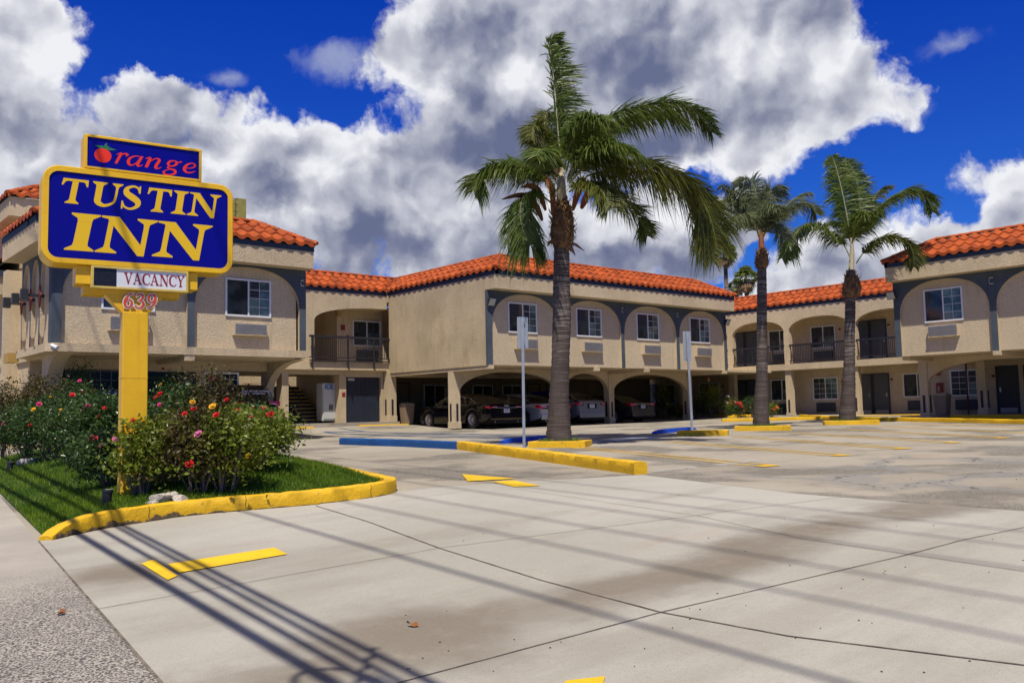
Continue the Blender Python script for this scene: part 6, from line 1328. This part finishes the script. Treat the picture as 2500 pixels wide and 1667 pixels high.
for px, py, h, rad, fl, m_, n, lab in [
 (392,1108,1.0,.36,'yry',ROSE2,3600,'thin rose bush just right of the sign post with small orange blooms'),
 (455,1112,1.2,.42,'yrrr',ROSE3,4200,'bronze leaved rose bush behind the pale rocks, with a yellow bloom low down'),
 (520,1108,1.1,.50,'yrp',ROSE2,5200,'lime green rose bush in the front row, third right of the sign post'),
 (578,1085,.92,.50,'rr',ROSE2,5200,'bare stemmed lime rose bush at the right front corner of the bed'),
 (597,1052,.85,.50,'hhhp',ROSE2,6500,'rightmost rose bush with a cluster of bright red blooms in front of the SUV'),
 (478,1062,1.55,.42,'rmyr',ROSE3,4600,'tallest rose bush, a bronze spire rising above the rest of the bed'),
 (405,1066,1.25,.50,'rmrym',ROSE1,5200,'dark rose bush with magenta and red blooms close behind the sign post on the right'),
 (540,1060,1.0,.55,'ryr',ROSE1,5600,'dark rose bush in the middle of the right hand row'),
 (325,1118,.95,.27,'ypr',ROSE2,3000,'narrow rose bush climbing in front of the yellow sign post'),
 (258,1104,.80,.40,'ppm',ROSE1,3600,'low dark rose bush by the black garden spotlight with small pink blooms'),
 (215,1085,.75,.26,'hhhhhh',ROSE1,1800,'low rose bush covered in clustered hot red blooms, left of the spotlight'),
 (232,1062,1.2,.52,'rmr',ROSE1,5800,'dark rose bush immediately left of the sign post'),
 (170,1056,1.3,.58,'yrrp',ROSE1,6500,'full dark rose bush with a big yellow bloom, second left of the sign post'),
 (115,1048,1.35,.58,'ymprw',ROSE1,6500,'full dark rose bush with yellow and pink blooms, third left of the sign post'),
 (62,1040,1.25,.52,'pmyr',ROSE1,5600,'dark rose bush with pale pink blooms near the left edge'),
 (8,1030,1.35,.60,'rrpy',ROSE1,6000,'leftmost rose bush cut by the edge of the view, with red blooms'),
 (205,1036,1.5,.50,'rmhy',ROSE1,5200,'tall dark rose bush at the back of the left group'),
 (135,1024,1.6,.65,'mhpyr',ROSE1,6500,'tall back row rose bush with a large magenta bloom'),
 (60,1018,1.65,.60,'rryh',ROSE1,6000,'tall back row rose bush at far left with red and yellow blooms'),
 (300,1060,1.2,.42,'rr',ROSE1,3600,'dark rose bush hidden behind the sign post')]:
    bush(lb(px, py), h, rad, lab, fl, n, m_)
bush((5.55,25.6,-.1), 2.0, .8, 'shaded dark bush against the wall of the sign side wing at far left', 'mr', 6500, ROSE3, grp=None, nm='shrub')
bush((7.4,27.6,.1), 2.3, .35, 'thin climbing rose beside the office window', 'y', 2600, ROSE1, grp=None, nm='climbing_rose')
bush((9.6,27.0,.0), 2.2, .5, 'dark climbing rose in front of the dark office windows', 'yr', 4000, ROSE1, grp=None, nm='climbing_rose')
# flower bed before the far wing
def fb(px, X_): p = hit(px, 1000, 0, X_); return (p.x, p.y, .02)
for px, X_, h, rad, fl, lf_, n, m_, lab in [(1622,38.6,2.0,.42,'wo',.06,900,ROSE2,'loose green shrub with large leaves beside the dark grey compact sedan'), (1663,39.0,.75,.40,'rorrr',.035,1500,ROSE2,'low shrub with orange red flowers beside the loose green shrub'),
  (1737,39.4,2.05,.52,'wo',.065,1300,ROSE2,'tallest large leaved shrub with a white flower in front of the far window'), (1712,39.0,1.1,.4,'h',.04,1500,ROSE1,'dark shaded shrub between the second signpost and the tall leafy shrub'), (1778,39.2,1.15,.42,'wwwwrr',.03,2000,ROSE2,'shrub topped with cream white blooms'),
  (1803,39.0,.95,.35,'rrrrrrr',.03,1800,ROSE1,'shrub of bright red blooms next to the cream white one'), (1838,39.0,1.15,.42,'rrr',.03,1900,ROSE1,'grey green rose shrub just left of the middle palm'), (1884,39.4,.85,.35,'oh',.03,1300,ROSE2,'small rose shrub just right of the middle palm')]:
    bush(fb(px, X_), h, rad, lab, fl, n, m_, lf_, 'shrubs in the bed before the far wing', 'flowering_shrub', 12, .075)
# ------------------------------------------------------------------ rocks, spotlights, fallen leaves
ROCK = mat('pale_rock', rough=.95, fn=varied((.50,.46,.40), .3, 5, 30, .9, .03, ((.16,.13,.10), .6))); ROCKD = mat('grey_rock', rough=.95, fn=varied((.22,.20,.18), .4, 5, 30, .9, .03))
def rock(p, s_, m_, lab, seed, sq=.7):
    random.seed(seed); bm = bmesh.new(); bmesh.ops.create_icosphere(bm, subdivisions=3, radius=1)
    off = [Vector((random.gauss(0,1), random.gauss(0,1), random.gauss(0,1))).normalized() for _ in range(9)]; dd = [random.uniform(.45,.85) for _ in off]
    for v in bm.verts:
        for o_, d_ in zip(off, dd):
            k = v.co.dot(o_)
            if k > d_: v.co -= o_*(k-d_)
        v.co *= 1+random.uniform(-.02,.02)
        v.co = Vector((v.co.x*s_, v.co.y*s_*.9, v.co.z*s_*sq))
    me = bpy.data.meshes.new('rock'); bm.to_mesh(me); bm.free(); me.materials.append(m_); o = bpy.data.objects.new('rock', me); COL.objects.link(o); o.location = p; o.rotation_euler = (0,0,random.uniform(0,6)); return tag(o, lab, 'rock', 'rocks in the rose bed')
def lq(px, py, o_=.31): p = gp(px, py, o_, True); return Vector((p.x, p.y, LZ(p.x, p.y)))
rock(lq(378,1128)+ZV*.04, .19, ROCK, 'pale cream rock in the grass, largest of the front ones', 1); rock(lq(412,1128)+ZV*.02, .13, ROCK, 'small pale rock touching the right side of the cream rock', 2); rock(lq(350,1133)+ZV*.0, .10, ROCK, 'smallest pale rock at the left of the cream rock', 3)
rock(lq(372,1100)+ZV*.12, .26, ROCKD, 'big grey rock in the shade behind the pale ones', 4, 1.0); rock(lq(70,1050)+ZV*.02, .28, ROCK, 'flat pale rock near the left edge of the bed', 5, .5); rock(lq(540,1104)+ZV*.01, .10, ROCKD, 'small brown rock below the bare rose stems', 6, .5)
def spot(px, py, lab, tilt):
    p = lq(px, py); r = thing('garden_spotlight', lab, 'garden light', tuple(p), 'black garden spotlights in the lawn'); ax = Vector((.1,-.05,1)).normalized(); BLKM = mat('spot_black', (.02,.022,.026), .45)
    mb = MB(); mb.tube([p-ZV*.03, p+ax*.17, p+ax*.172, p+ax*.20], [.058,.063,.072,.072], 16); link('housing', mb, BLKM, r, smooth=2); mb = MB(); mb.lathe([(0,0),(.058,0)], p+ax*.203, 14); link('lens', mb, FLOODG, r)
spot(243, 1135, 'black garden spotlight in the grass in front of the sign', 0); spot(22, 1058, 'black garden spotlight at the left edge of the lawn', 0)
def dleaf(px, py, lab, s_):
    p = gp(px, py, 0, True); mb = MB(); m_ = mat('dead_leaf', rough=.8, fn=varied((.30,.10,.025), .4, 20, 80)); a = random.uniform(0,6)
    u = Vector((cos(a), sin(a), 0))*s_; v = Vector((-sin(a), cos(a), 0))*s_*.55; mb.grid([[p-u+ZV*.02, p-u+ZV*.02],[p-u*.3-v+ZV*.035, p-u*.3+v*.8+ZV*.012],[p+u*.5-v*.7+ZV*.02, p+u*.5+v+ZV*.05],[p+u+ZV*.03, p+u+ZV*.035]]); tag(link('fallen_leaf', mb, m_, fix=False), lab, 'leaf', 'fallen leaves on the concrete')
dleaf(948, 1441, 'curled brown leaf on the concrete drive', .045); dleaf(140, 1414, 'brown leaf on the speckled pavement at left', .04)
mb = MB(); random.seed(77)
for k in range(60):
    p = gp(random.uniform(900,2350), random.uniform(1040,1560), 0, True); s_ = random.uniform(.004,.010); mb.lathe([(0,0),(s_,.003),(s_*.6,.010),(0,.012)], p, 5)
tag(link('litter_specks', mb, mat('dark_litter', (.05,.045,.04), .9), fix=False), 'small dark specks of grit on the drive', 'grit', kind='stuff')
